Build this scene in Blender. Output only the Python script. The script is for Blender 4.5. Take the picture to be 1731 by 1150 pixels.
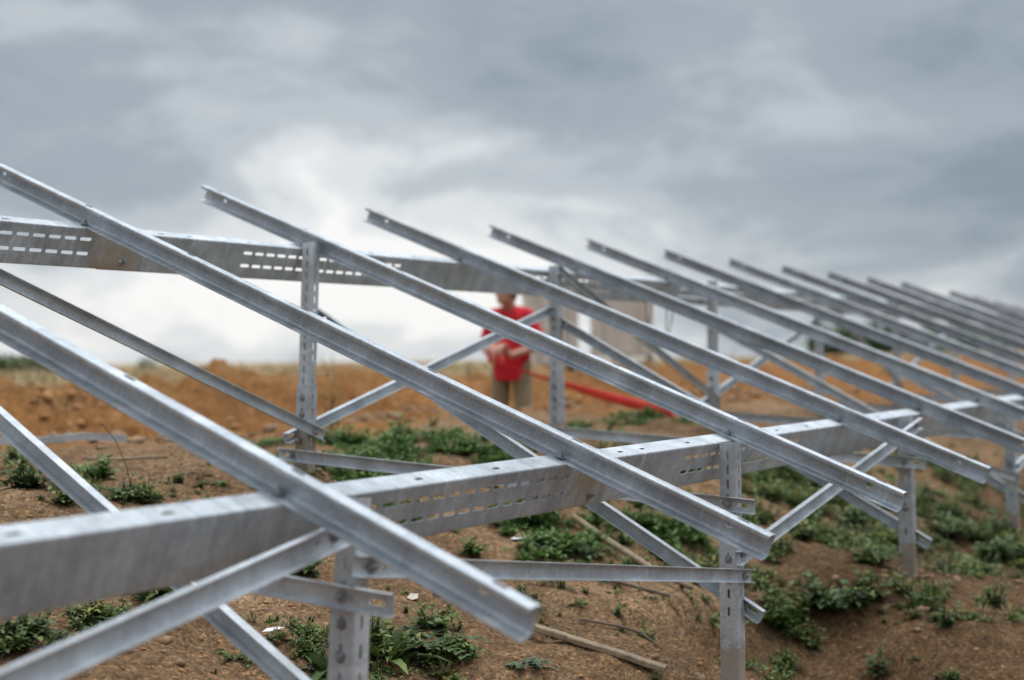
import bpy, bmesh, math, random
import numpy as np
from mathutils import Vector, Matrix, Quaternion

for o in list(bpy.data.objects):
    bpy.data.objects.remove(o)
SC = bpy.context.scene
COL = SC.collection
R = math.radians

# ------------------------------------------------------------------ camera
yaw, pitch, roll = R(58.14), R(0.65), R(-0.60)
CAM = Vector((-4.6937, -4.5349, 1.2648))
fwd = Vector((math.sin(yaw) * math.cos(pitch), math.cos(yaw) * math.cos(pitch), math.sin(pitch)))
rt = Vector((math.cos(yaw), -math.sin(yaw), 0))
upv = rt.cross(fwd)
rt2 = rt * math.cos(roll) + upv * math.sin(roll)
up2 = upv * math.cos(roll) - rt * math.sin(roll)
cd = bpy.data.cameras.new('camera')
cam = bpy.data.objects.new('camera', cd)
COL.objects.link(cam)
mw = Matrix((rt2, up2, -fwd)).transposed().to_4x4()
mw.translation = CAM
cam.matrix_world = mw
cd.sensor_width = 36.0
cd.lens = 49.4
cd.clip_start = 0.05
cd.clip_end = 9000
cd.dof.use_dof = True
cd.dof.focus_distance = 4.35
cd.dof.aperture_fstop = 1.65
SC.camera = cam

# ------------------------------------------------------------------ sky
SUN_EL, SUN_AZ = R(68), R(135)          # azimuth measured clockwise from +Y
W = bpy.data.worlds.new('World')
SC.world = W
W.use_nodes = True
nt = W.node_tree
nt.nodes.clear()


def N(tree, kind, **kw):
    n = tree.nodes.new(kind)
    for k, v in kw.items():
        if k in ('inputs',):
            for kk, vv in v.items():
                n.inputs[kk].default_value = vv
        else:
            setattr(n, k, v)
    return n


def ramp(tree, stops, interp='EASE'):
    n = tree.nodes.new('ShaderNodeValToRGB')
    n.color_ramp.interpolation = interp
    el = n.color_ramp.elements
    while len(el) < len(stops):
        el.new(0.5)
    for e, (p, c) in zip(el, stops):
        e.position = p
        e.color = (*c, 1) if len(c) == 3 else c
    return n


def math_node(tree, op, a=None, b=None, c=None, clamp=False):
    n = tree.nodes.new('ShaderNodeMath')
    n.operation = op
    n.use_clamp = clamp
    for i, v in enumerate((a, b, c)):
        if v is None:
            continue
        if isinstance(v, (int, float)):
            n.inputs[i].default_value = v
        else:
            tree.links.new(v, n.inputs[i])
    return n.outputs[0]


def build_sky():
    L = nt.links.new
    out = N(nt, 'ShaderNodeOutputWorld')
    sky = N(nt, 'ShaderNodeTexSky', sky_type='NISHITA', sun_disc=False)
    sky.sun_elevation = SUN_EL
    sky.sun_rotation = SUN_AZ
    bg_clear = N(nt, 'ShaderNodeBackground', inputs={'Strength': 0.10})
    L(sky.outputs[0], bg_clear.inputs['Color'])
    tc = N(nt, 'ShaderNodeTexCoord')
    sep = N(nt, 'ShaderNodeSeparateXYZ')
    L(tc.outputs['Generated'], sep.inputs[0])
    zc = math_node(nt, 'MAXIMUM', sep.outputs[2], 0.0)
    den = math_node(nt, 'ADD', zc, 0.34)
    px = math_node(nt, 'DIVIDE', sep.outputs[0], den)
    py = math_node(nt, 'DIVIDE', sep.outputs[1], den)
    comb = N(nt, 'ShaderNodeCombineXYZ')
    L(px, comb.inputs[0]); L(py, comb.inputs[1])
    warp = N(nt, 'ShaderNodeTexNoise', inputs={'Scale': 1.2, 'Detail': 3.0, 'Roughness': 0.5})
    L(comb.outputs[0], warp.inputs['Vector'])
    wv = N(nt, 'ShaderNodeVectorMath', operation='MULTIPLY_ADD')
    L(warp.outputs['Color'], wv.inputs[0])
    wv.inputs[1].default_value = (.6, .6, 0)
    L(comb.outputs[0], wv.inputs[2])
    mp = N(nt, 'ShaderNodeMapping')
    mp.inputs['Location'].default_value = SKY_OFF
    L(wv.outputs[0], mp.inputs['Vector'])
    big = N(nt, 'ShaderNodeTexNoise', inputs={'Scale': 1.1, 'Detail': 3.0, 'Roughness': 0.48})
    L(mp.outputs[0], big.inputs['Vector'])
    fine = N(nt, 'ShaderNodeTexNoise', inputs={'Scale': 2.9, 'Detail': 7.0, 'Roughness': 0.58})
    L(mp.outputs[0], fine.inputs['Vector'])
    s = math_node(nt, 'MULTIPLY', big.outputs[0], 0.56)
    f = math_node(nt, 'MULTIPLY_ADD', fine.outputs[0], 0.44, s)
    # thin, bright cloud towards the horizon, thicker overhead
    low = N(nt, 'ShaderNodeMapRange', interpolation_type='SMOOTHSTEP')
    L(zc, low.inputs[0])
    for i, v in ((1, 0.03), (2, 0.17), (3, 0.14), (4, 0.0)):
        low.inputs[i].default_value = v
    # cloud dimmed away from one bearing, added out of view to darken rafter webs
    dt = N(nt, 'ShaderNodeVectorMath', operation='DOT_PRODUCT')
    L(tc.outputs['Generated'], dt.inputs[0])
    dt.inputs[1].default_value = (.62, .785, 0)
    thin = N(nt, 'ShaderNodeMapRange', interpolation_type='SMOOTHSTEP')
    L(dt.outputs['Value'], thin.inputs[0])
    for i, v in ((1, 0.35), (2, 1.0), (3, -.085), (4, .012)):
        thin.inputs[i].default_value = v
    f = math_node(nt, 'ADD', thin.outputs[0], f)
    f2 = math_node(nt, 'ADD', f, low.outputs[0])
    # an overcast sky is brightest overhead
    zen = N(nt, 'ShaderNodeMapRange', interpolation_type='SMOOTHSTEP')
    L(zc, zen.inputs[0])
    for i, v in ((1, 0.25), (2, 0.9), (3, 1.0), (4, 3.9)):
        zen.inputs[i].default_value = v
    hi = N(nt, 'ShaderNodeMapRange', interpolation_type='SMOOTHSTEP')
    L(zc, hi.inputs[0])
    for i, v in ((1, 0.25), (2, 0.7), (3, 0.0), (4, 0.12)):
        hi.inputs[i].default_value = v
    f2 = math_node(nt, 'ADD', f2, hi.outputs[0])
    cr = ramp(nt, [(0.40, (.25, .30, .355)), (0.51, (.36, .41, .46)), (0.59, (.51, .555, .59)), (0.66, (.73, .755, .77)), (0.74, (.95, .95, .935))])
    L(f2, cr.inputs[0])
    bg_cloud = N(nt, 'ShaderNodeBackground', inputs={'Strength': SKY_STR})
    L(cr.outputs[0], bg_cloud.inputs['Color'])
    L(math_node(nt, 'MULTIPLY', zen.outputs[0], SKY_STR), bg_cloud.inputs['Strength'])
    mix = N(nt, 'ShaderNodeMixShader')
    mix.inputs[0].default_value = 0.93
    L(bg_clear.outputs[0], mix.inputs[1])
    L(bg_cloud.outputs[0], mix.inputs[2])
    L(mix.outputs[0], out.inputs[0])


SKY_OFF = (31.2, -7.7, 0.0)
SKY_STR = 0.95
build_sky()

sl = bpy.data.lights.new('sun', 'SUN')
sl.energy = 1.5
sl.angle = R(25)
sl.color = (1.0, 0.97, 0.93)
sun = bpy.data.objects.new('sun', sl)
COL.objects.link(sun)
sd = Vector((math.sin(SUN_AZ) * math.cos(SUN_EL), math.cos(SUN_AZ) * math.cos(SUN_EL), math.sin(SUN_EL)))
sun.rotation_euler = sd.to_track_quat('Z', 'Y').to_euler()
sun.location = (0, 0, 30)

vs = SC.view_settings
vs.view_transform = 'Standard'
vs.look = 'None'
vs.exposure = 0.14
vs.gamma = 1.0
vs.use_curve_mapping = False
SC.cycles.use_denoising = True
SC.cycles.max_bounces = 6


# ------------------------------------------------------------------ helpers
def link(o, parent=None, label=None, cat=None, group=None, kind=None):
    COL.objects.link(o)
    if parent is not None:
        o.parent = parent
    if label:
        o['label'] = label
    if cat:
        o['category'] = cat
    if group:
        o['group'] = group
    if kind:
        o['kind'] = kind
    return o


def mesh_obj(name, verts, faces, mat, parent=None, smooth=False, **kw):
    me = bpy.data.meshes.new(name)
    me.from_pydata([tuple(v) for v in verts], [], [tuple(f) for f in faces])
    if smooth:
        me.shade_smooth()
    me.materials.append(mat)
    me.update()
    return link(bpy.data.objects.new(name, me), parent, **kw)


def np_mesh(name, verts, quads=None, tris=None, smooth=False):
    """mesh from numpy arrays"""
    me = bpy.data.meshes.new(name)
    v = np.asarray(verts, np.float32)
    loops = []; starts = []; tot = []
    n = 0
    for arr, k in ((quads, 4), (tris, 3)):
        if arr is None or len(arr) == 0:
            continue
        a = np.asarray(arr, np.int32)
        loops.append(a.ravel())
        starts.append(n + np.arange(len(a)) * k)
        tot.append(np.full(len(a), k))
        n += a.size
    loops = np.concatenate(loops); starts = np.concatenate(starts); tot = np.concatenate(tot)
    me.vertices.add(len(v)); me.vertices.foreach_set('co', v.ravel())
    me.loops.add(len(loops)); me.loops.foreach_set('vertex_index', loops.astype(np.int32))
    me.polygons.add(len(starts))
    me.polygons.foreach_set('loop_start', starts.astype(np.int32))
    me.polygons.foreach_set('loop_total', tot.astype(np.int32))
    if smooth:
        me.polygons.foreach_set('use_smooth', np.ones(len(starts), bool))
    me.update(calc_edges=True)
    me.validate()
    return me


def empty(name, loc, **kw):
    o = bpy.data.objects.new(name, None)
    o.location = loc
    return link(o, **kw)


# ------------------------------------------------------------------ materials
def new_mat(name):
    m = bpy.data.materials.new(name)
    m.use_nodes = True
    t = m.node_tree
    b = t.nodes['Principled BSDF']
    return m, t, b


def mixc(t, fac, a, b, blend='MIX'):
    n = t.nodes.new('ShaderNodeMix')
    n.data_type = 'RGBA'
    n.blend_type = blend
    for sock, v in ((n.inputs[0], fac), (n.inputs[6], a), (n.inputs[7], b)):
        if isinstance(v, (int, float)):
            sock.default_value = v
        elif isinstance(v, tuple):
            sock.default_value = (*v, 1)
        else:
            t.links.new(v, sock)
    return n.outputs[2]


def galv(name, base=(.60, .62, .64), streak=0.0, stain=None, rough=.54, metal=.32, brush=0, mud=0):
    """hot-dip galvanised steel: spangle, cloudy zinc, white run marks, optional brown stain near a joint"""
    m, t, b = new_mat(name)
    L = t.links.new
    tc = N(t, 'ShaderNodeTexCoord')
    oi = N(t, 'ShaderNodeObjectInfo')
    addv = N(t, 'ShaderNodeVectorMath', operation='ADD')
    L(tc.outputs['Object'], addv.inputs[0])
    rnd = math_node(t, 'MULTIPLY', oi.outputs['Random'], 37.0)
    L(rnd, addv.inputs[1])
    vec = addv.outputs[0]
    spang = N(t, 'ShaderNodeTexVoronoi', inputs={'Scale': 130.0})
    L(vec, spang.inputs['Vector'])
    cloud = N(t, 'ShaderNodeTexNoise', inputs={'Scale': 9.0, 'Detail': 6.0, 'Roughness': .62})
    L(vec, cloud.inputs['Vector'])
    mp = N(t, 'ShaderNodeMapping')
    mp.inputs['Scale'].default_value = (30, 3, 3) if brush else (2.0, 30, 30)
    if brush:
        mp.inputs['Rotation'].default_value = (0, .5, 0)
    L(vec, mp.inputs['Vector'])
    lines = N(t, 'ShaderNodeTexNoise', inputs={'Scale': 2.0, 'Detail': 4.0, 'Roughness': .6})
    L(mp.outputs[0], lines.inputs['Vector'])
    c1 = ramp(t, [(.28, tuple(v * .70 for v in base)), (.52, base), (.72, tuple(min(1, v * 1.28) for v in base))], 'LINEAR')
    L(cloud.outputs[0], c1.inputs[0])
    sp = N(t, 'ShaderNodeSeparateColor')
    L(spang.outputs['Color'], sp.inputs[0])
    spv = N(t, 'ShaderNodeMapRange', inputs={3: .88, 4: 1.10})
    L(sp.outputs[0], spv.inputs[0])
    cc = N(t, 'ShaderNodeCombineColor')
    for i in range(3):
        L(spv.outputs[0], cc.inputs[i])
    col = mixc(t, .8, c1.outputs[0], cc.outputs[0], 'MULTIPLY')
    lo = .62 if brush else .94
    lr = ramp(t, [(.3, (lo, lo, lo)), (.65, (1.06, 1.06, 1.06))], 'LINEAR')
    L(lines.outputs[0], lr.inputs[0])
    col = mixc(t, .6, col, lr.outputs[0], 'MULTIPLY')
    met = metal
    if streak > 0:
        mp2 = N(t, 'ShaderNodeMapping')
        mp2.inputs['Scale'].default_value = (16, 1.5, 2.2)
        L(vec, mp2.inputs['Vector'])
        st = N(t, 'ShaderNodeTexNoise', inputs={'Scale': 1.6, 'Detail': 7.0, 'Roughness': .72, 'Distortion': .35})
        L(mp2.outputs[0], st.inputs['Vector'])
        sr = ramp(t, [(.56, (0, 0, 0)), (.66, (1, 1, 1))], 'LINEAR')
        L(st.outputs[0], sr.inputs[0])
        k = math_node(t, 'MULTIPLY', sr.outputs[0], streak)
        col = mixc(t, k, col, (.72, .74, .75))
        met = math_node(t, 'MULTIPLY_ADD', k, -.6, metal)
    if stain is not None:
        sx = N(t, 'ShaderNodeSeparateXYZ')
        L(tc.outputs['Object'], sx.inputs[0])
        a = N(t, 'ShaderNodeMapRange', interpolation_type='SMOOTHSTEP', inputs={1: stain[0], 2: stain[0] + .07})
        L(sx.outputs[0], a.inputs[0])
        sn = N(t, 'ShaderNodeTexNoise', inputs={'Scale': 7.0, 'Detail': 5.0, 'Roughness': .6})
        L(vec, sn.inputs['Vector'])
        srr = ramp(t, [(.38, (0, 0, 0)), (.62, (1, 1, 1))], 'LINEAR')
        L(sn.outputs[0], srr.inputs[0])
        k2 = math_node(t, 'MULTIPLY', a.outputs[0], srr.outputs[0])
        k2 = math_node(t, 'MULTIPLY', k2, stain[1])
        col = mixc(t, k2, col, (.33, .24, .13))
        met = math_node(t, 'MULTIPLY_ADD', k2, -.6, met)
    # scuffs and handling scratches
    mp3 = N(t, 'ShaderNodeMapping')
    mp3.inputs['Scale'].default_value = (70, 5, 5)
    mp3.inputs['Rotation'].default_value = (.5, .65, .3)
    L(vec, mp3.inputs['Vector'])
    sc_ = N(t, 'ShaderNodeTexNoise', inputs={'Scale': 2.0, 'Detail': 2.0, 'Roughness': .5})
    L(mp3.outputs[0], sc_.inputs['Vector'])
    scr = ramp(t, [(.63, (0, 0, 0)), (.69, (1, 1, 1))], 'LINEAR')
    L(sc_.outputs[0], scr.inputs[0])
    col = mixc(t, math_node(t, 'MULTIPLY', scr.outputs[0], .35), col, (.72, .74, .76))
    pit = N(t, 'ShaderNodeTexVoronoi', inputs={'Scale': 26.0})
    L(vec, pit.inputs['Vector'])
    ptr = ramp(t, [(.05, (1, 1, 1)), (.09, (0, 0, 0))], 'LINEAR')
    L(pit.outputs['Distance'], ptr.inputs[0])
    col = mixc(t, math_node(t, 'MULTIPLY', ptr.outputs[0], .45), col, (.16, .14, .12))
    # no two members left the zinc bath alike
    tone = N(t, 'ShaderNodeMapRange', inputs={3: .86, 4: 1.12})
    L(oi.outputs['Random'], tone.inputs[0])
    tn = N(t, 'ShaderNodeCombineColor')
    for i in range(3):
        L(tone.outputs[0], tn.inputs[i])
    col = mixc(t, 1.0, col, tn.outputs[0], 'MULTIPLY')
    if mud:
        sx2 = N(t, 'ShaderNodeSeparateXYZ')
        L(tc.outputs['Object'], sx2.inputs[0])
        mh = N(t, 'ShaderNodeMapRange', interpolation_type='SMOOTHSTEP', inputs={1: .42, 2: .10})
        L(sx2.outputs[0], mh.inputs[0])
        mn = N(t, 'ShaderNodeTexNoise', inputs={'Scale': 26.0, 'Detail': 6.0, 'Roughness': .7})
        L(vec, mn.inputs['Vector'])
        mm = math_node(t, 'ADD', mn.outputs[0], mh.outputs[0])
        mr = ramp(t, [(.85, (0, 0, 0)), (1.15, (1, 1, 1))], 'LINEAR')
        L(mm, mr.inputs[0])
        k3 = math_node(t, 'MULTIPLY', mr.outputs[0], .75)
        col = mixc(t, k3, col, (.26, .18, .11))
        met = math_node(t, 'MULTIPLY_ADD', k3, -.55, met)
    L(col, b.inputs['Base Color'])
    if isinstance(met, float):
        b.inputs['Metallic'].default_value = met
    else:
        L(met, b.inputs['Metallic'])
    rr = N(t, 'ShaderNodeMapRange', inputs={3: rough - .10, 4: rough + .16})
    L(cloud.outputs[0], rr.inputs[0])
    L(rr.outputs[0], b.inputs['Roughness'])
    bmp = N(t, 'ShaderNodeBump', inputs={'Strength': .12, 'Distance': .002})
    L(cloud.outputs[0], bmp.inputs['Height'])
    L(bmp.outputs[0], b.inputs['Normal'])
    return m


def simple_mat(name, c, rough=.7, var=.25, scale=20.0, metal=0.0, bump=0.0):
    m, t, b = new_mat(name)
    tc = N(t, 'ShaderNodeTexCoord')
    n = N(t, 'ShaderNodeTexNoise', inputs={'Scale': scale, 'Detail': 5.0, 'Roughness': .6})
    t.links.new(tc.outputs['Object'], n.inputs['Vector'])
    r = ramp(t, [(.3, tuple(v * (1 - var) for v in c)), (.7, tuple(min(1, v * (1 + var)) for v in c))], 'LINEAR')
    t.links.new(n.outputs[0], r.inputs[0])
    t.links.new(r.outputs[0], b.inputs['Base Color'])
    b.inputs['Roughness'].default_value = rough
    b.inputs['Metallic'].default_value = metal
    if bump:
        bp = N(t, 'ShaderNodeBump', inputs={'Strength': bump, 'Distance': .01})
        t.links.new(n.outputs[0], bp.inputs['Height'])
        t.links.new(bp.outputs[0], b.inputs['Normal'])
    return m


def leaf_mat(name, dark, light, yellow=0.0):
    m, t, b = new_mat(name)
    L = t.links.new
    at = N(t, 'ShaderNodeAttribute', attribute_name='tint')
    r = ramp(t, [(0, dark), (.8, light), (1.0, (.30, .26, .06) if yellow else light)], 'LINEAR')
    L(at.outputs['Fac'], r.inputs[0])
    tc = N(t, 'ShaderNodeTexCoord')
    n = N(t, 'ShaderNodeTexNoise', inputs={'Scale': 60.0, 'Detail': 3.0})
    L(tc.outputs['Object'], n.inputs['Vector'])
    nr = ramp(t, [(.3, (.75, .75, .75)), (.7, (1.15, 1.15, 1.15))], 'LINEAR')
    L(n.outputs[0], nr.inputs[0])
    c = mixc(t, 1.0, r.outputs[0], nr.outputs[0], 'MULTIPLY')
    L(c, b.inputs['Base Color'])
    b.inputs['Roughness'].default_value = .55
    b.inputs['Specular IOR Level'].default_value = .35
    tr = N(t, 'ShaderNodeBsdfTranslucent')
    L(c, tr.inputs['Color'])
    ms = N(t, 'ShaderNodeMixShader')
    ms.inputs[0].default_value = .22
    L(b.outputs[0], ms.inputs[1]); L(tr.outputs[0], ms.inputs[2])
    L(ms.outputs[0], t.nodes['Material Output'].inputs[0])
    return m


M = {}
M['rafter'] = galv('galvanised_rafter', (.42, .445, .47), streak=.24, rough=.50, metal=.5)
M['beam'] = galv('galvanised_beam', (.50, .53, .555), streak=.75)
M['post'] = galv('galvanised_post', (.46, .48, .50), streak=.3, mud=1)
M['extension'] = galv('galvanised_post_extension', (.47, .49, .51), streak=.3)
M['brace'] = galv('galvanised_brace', (.47, .495, .52), streak=.12)
M['bolt'] = galv('zinc_bolt', (.26, .265, .27), rough=.35)
M['leaf'] = leaf_mat('weed_leaf', (.042, .068, .020), (.175, .230, .065), 1)
M['leaf_fresh'] = leaf_mat('fresh_weed_leaf', (.05, .10, .02), (.13, .22, .05))
M['leaf_grey'] = leaf_mat('grey_weed_leaf', (.07, .11, .065), (.17, .22, .13))
M['leaf_dark'] = leaf_mat('dark_weed_leaf', (.030, .054, .021), (.120, .170, .055), 1)
M['dry'] = leaf_mat('dry_grass_blade', (.20, .155, .075), (.40, .32, .17))
M['litter'] = leaf_mat('dead_stem', (.06, .045, .032), (.26, .20, .13))
M['stem'] = simple_mat('plant_stem', (.10, .12, .05), .8)
M['wood'] = simple_mat('weathered_wood', (.26, .19, .12), .85, .35, 35, bump=.3)
M['twig'] = simple_mat('dry_twig', (.15, .11, .08), .9, .3, 40)
M['clod'] = simple_mat('soil_clod', (.25, .155, .085), .95, .35, 25, bump=.6)
M['clod_orange'] = simple_mat('orange_soil_clod', (.36, .185, .075), .95, .35, 25, bump=.6)
M['cardboard'] = simple_mat('cardboard', (.60, .53, .46), .85, .15, 6)
M['pallet_wood'] = simple_mat('pallet_wood', (.42, .32, .20), .85, .25, 10)
M['strap'] = simple_mat('strap_band', (.46, .41, .35), .5, .1, 10)
M['red_tape'] = simple_mat('red_warning_tape', (.80, .05, .045), .42, .12, 8)
M['tape_white'] = simple_mat('pale_tape_print', (.75, .35, .32), .5, .1, 8)
M['skin'] = simple_mat('skin', (.42, .21, .135), .55, .08, 14)
M['hair'] = simple_mat('dark_hair', (.035, .024, .018), .6, .3, 60)
M['shirt'] = simple_mat('red_cotton_shirt', (.56, .010, .022), .85, .18, 9, bump=.2)
M['trousers'] = simple_mat('khaki_trousers', (.235, .185, .11), .9, .18, 9, bump=.2)
M['boot'] = simple_mat('boot_leather', (.06, .045, .035), .7, .2, 15)
M['black'] = simple_mat('black_plastic', (.02, .02, .022), .5, .1, 10)
M['paper'] = simple_mat('white_scrap', (.72, .72, .70), .6, .06, 20)
M['scrap'] = simple_mat('beige_scrap', (.50, .44, .34), .7, .2, 20)

# ------------------------------------------------------------------ terrain function
def _hash(ix, iy, seed):
    h = (ix.astype(np.int64) * 374761393 + iy.astype(np.int64) * 668265263 + seed * 1274126177) & 0xffffffff
    h = ((h ^ (h >> 13)) * 1274126177) & 0xffffffff
    return ((h ^ (h >> 16)) & 0xffff) / 65535.0


def vnoise(x, y, seed=0):
    ix = np.floor(x); iy = np.floor(y)
    fx = x - ix; fy = y - iy
    fx = fx * fx * fx * (fx * (fx * 6 - 15) + 10); fy = fy * fy * fy * (fy * (fy * 6 - 15) + 10)
    a = _hash(ix, iy, seed); b = _hash(ix + 1, iy, seed)
    c = _hash(ix, iy + 1, seed); d = _hash(ix + 1, iy + 1, seed)
    return (a * (1 - fx) + b * fx) * (1 - fy) + (c * (1 - fx) + d * fx) * fy - 0.5


def fbm(x, y, octaves, seed=0, gain=0.5):
    s = 0.0; a = 1.0
    for k in range(octaves):
        s = s + a * vnoise(x * 2 ** k + 17.3 * k, y * 2 ** k - 9.1 * k, seed + k)
        a *= gain
    return s


def sstep(a, b, x):
    t = np.clip((x - a) / (b - a), 0, 1)
    return t * t * (3 - 2 * t)


PY = [-3000, -60, -12, -6, -4, -2.57, -1.5, -0.6, 0.4, 1.2, 1.55, 1.9, 2.45, 2.7, 3.2, 3.9, 4.8, 6.0, 9, 20, 40, 90, 300, 3000]
PZ = [-12, -2.2, -.35, -.08, .0, .10, .44, .74, .80, .84, .68, .20, .17, .36, .68, .90, 1.00, 1.03, .98, .95, .92, .1, -6, -14]


FEET = [(a, -2.6) for a in (-2.3, -.14, 1.97, 4.15, 6.25)] + [(a, -.64) for a in (-2.15, -.09, 2.04, 4.17, 6.3)]


def height(x, y):
    """Terrain height in metres at world x, y (numpy arrays)."""
    x = np.asarray(x, float); y = np.asarray(y, float)
    wob = fbm(x * .45, x * 0 + 3.1, 3, 5)
    y2 = y + wob * .5 * sstep(.2, 1.4, y)
    z = np.interp(y2, PY, PZ)
    near = sstep(14, 7, np.hypot(x - 2, y))
    mid = sstep(45, 20, np.hypot(x - 4, y - 4))
    z = z + near * (.10 * fbm(x * .9, y * .9, 3, 11) + .05 * fbm(x * 3.1, y * 3.1, 3, 21) + .022 * fbm(x * 11, y * 11, 3, 31))
    bank = sstep(1.5, 2.6, y2) * sstep(8.5, 5.0, y2)
    z = z + mid * bank * (.32 * fbm(x * .55, y * .8, 3, 41) + .30 * np.abs(fbm(x * 1.7, y * 1.7, 5, 51, .6)) - .07)
    # shallow washed-out hollow in front of the front posts
    edge = fbm(x * 2.1, y * 2.1, 4, 61)
    hollow = sstep(-.05, .13, x + .02 + .35 * (y + 2.3) + edge * .30) * sstep(-1.98, -2.30, y + edge * .25) * sstep(1.7, .9, x)
    z = z - (.17 + .10 * edge) * hollow
    z = z + .15 * np.exp(-((x - 1.98) ** 2 + (y + 2.55) ** 2) / .3)
    # trodden-up soil round the post feet
    for px_, py_ in FEET:
        r2 = (x - px_) ** 2 + (y - py_) ** 2
        z = z + .05 * np.exp(-r2 / .018) * (.6 + 1.6 * vnoise(x * 9, y * 9, 141))
    far = sstep(25, 120, np.hypot(x, y))
    z = z + far * 1.2 * fbm(x * .012, y * .012, 3, 71)
    return z


# ------------------------------------------------------------------ ground
def axis_steps(a, b, fine, grow, far):
    """1-D coordinates: even steps between a and b, growing steps out to +-far"""
    mid = list(np.arange(a, b + 1e-6, fine))
    hi = []; s = fine; x = mid[-1]
    while x < far:
        s *= grow; x += s; hi.append(min(x, far))
    lo = []; s = fine; x = mid[0]
    while x > -far:
        s *= grow; x -= s; lo.append(max(x, -far))
    return np.array(lo[::-1] + mid + hi)


gx = axis_steps(-3.2, 6.2, .035, 1.045, 4000)
gy = axis_steps(-3.4, 2.2, .035, 1.045, 4000)
GX, GY = np.meshgrid(gx, gy, indexing='xy')
GZ = height(GX, GY)
ny, nx = GX.shape
idx = np.arange(nx * ny).reshape(ny, nx)
quads = np.stack([idx[:-1, :-1], idx[:-1, 1:], idx[1:, 1:], idx[1:, :-1]], -1).reshape(-1, 4)
gme = np_mesh('ground', np.stack([GX, GY, GZ], -1).reshape(-1, 3), quads, smooth=True)


def soil_masks(x, y):
    yy = y + fbm(x * .8, y * .8, 3, 81) * .9
    lim = 1.15 - .30 * np.clip(x - 3.0, 0, 5)
    orange = sstep(lim - .25, lim + .35, yy) * sstep(9.5, 5.0, y + fbm(x * .5, y * .5, 3, 91) * 3 - .12 * np.clip(x - 8, 0, 30))
    field = sstep(4.6, 7.5, y + fbm(x * .5, y * .5, 3, 91) * 2 - .12 * np.clip(x - 8, 0, 30))
    return orange, field


om, fm = soil_masks(GX, GY)
# loose darker topsoil plus painted corner shade, in front of the right-hand posts
dm = sstep(-.2, 1.0, (GX - .2) * .7 - (GY + 2.3) + fbm(GX * 1.2, GY * 1.2, 4, 131) * 1.2) * sstep(-1.6, -2.3, GY)
for nm, arr in (('orange', om), ('field', fm), ('topsoil_shade', dm)):
    a = gme.attributes.new(nm, 'FLOAT', 'POINT')
    a.data.foreach_set('value', np.clip(arr, 0, 1).astype(np.float32).ravel())


def ground_mat():
    m, t, b = new_mat('sandy_soil')
    L = t.links.new
    tc = N(t, 'ShaderNodeTexCoord')
    big = N(t, 'ShaderNodeTexNoise', inputs={'Scale': 1.3, 'Detail': 6.0, 'Roughness': .62})
    mid = N(t, 'ShaderNodeTexNoise', inputs={'Scale': 14.0, 'Detail': 7.0, 'Roughness': .68})
    grit = N(t, 'ShaderNodeTexVoronoi', inputs={'Scale': 85.0})
    grit2 = N(t, 'ShaderNodeTexVoronoi', inputs={'Scale': 210.0})
    for n in (big, mid, grit, grit2):
        L(tc.outputs['Object'], n.inputs['Vector'])
    near = ramp(t, [(.30, (.110, .064, .033)), (.5, (.265, .163, .088)), (.70, (.44, .295, .175))], 'LINEAR')
    mixn = math_node(t, 'MULTIPLY', big.outputs[0], .5)
    mixn = math_node(t, 'MULTIPLY_ADD', mid.outputs[0], .5, mixn)
    L(mixn, near.inputs[0])
    org = ramp(t, [(.32, (.115, .056, .022)), (.47, (.27, .125, .042)), (.60, (.36, .175, .06)), (.72, (.46, .26, .11))], 'LINEAR')
    L(mixn, org.inputs[0])
    fld = ramp(t, [(.3, (.20, .14, .07)), (.5, (.32, .235, .125)), (.7, (.40, .31, .18))], 'LINEAR')
    L(mixn, fld.inputs[0])
    a1 = N(t, 'ShaderNodeAttribute', attribute_name='orange')
    a2 = N(t, 'ShaderNodeAttribute', attribute_name='field')
    c = mixc(t, a1.outputs['Fac'], near.outputs[0], org.outputs[0])
    c = mixc(t, a2.outputs['Fac'], c, fld.outputs[0])
    a3 = N(t, 'ShaderNodeAttribute', attribute_name='topsoil_shade')
    c = mixc(t, a3.outputs['Fac'], c, mixc(t, 1.0, c, (.58, .55, .52), 'MULTIPLY'))
    sp = N(t, 'ShaderNodeSeparateColor')
    L(grit.outputs['Color'], sp.inputs[0])
    gr = ramp(t, [(0, (.45, .43, .41)), (.55, (1, 1, 1)), (.88, (1.3, 1.22, 1.12)), (1, (2.1, 1.9, 1.7))], 'LINEAR')
    L(sp.outputs[0], gr.inputs[0])
    c = mixc(t, .85, c, gr.outputs[0], 'MULTIPLY')
    L(c, b.inputs['Base Color'])
    b.inputs['Roughness'].default_value = .95
    b.inputs['Specular IOR Level'].default_value = .15
    h = math_node(t, 'MULTIPLY', grit.outputs['Distance'], -.5)
    h = math_node(t, 'MULTIPLY_ADD', grit2.outputs['Distance'], -.25, h)
    h = math_node(t, 'MULTIPLY_ADD', mid.outputs[0], 2.2, h)
    bp = N(t, 'ShaderNodeBump', inputs={'Strength': 1.0, 'Distance': .022})
    L(h, bp.inputs['Height'])
    L(bp.outputs[0], b.inputs['Normal'])
    return m


M['ground'] = ground_mat()
gme.materials.append(M['ground'])
ground = link(bpy.data.objects.new('ground', gme), kind='structure')


def gz(x, y):
    return float(height(np.array([x]), np.array([y]))[0])


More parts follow.
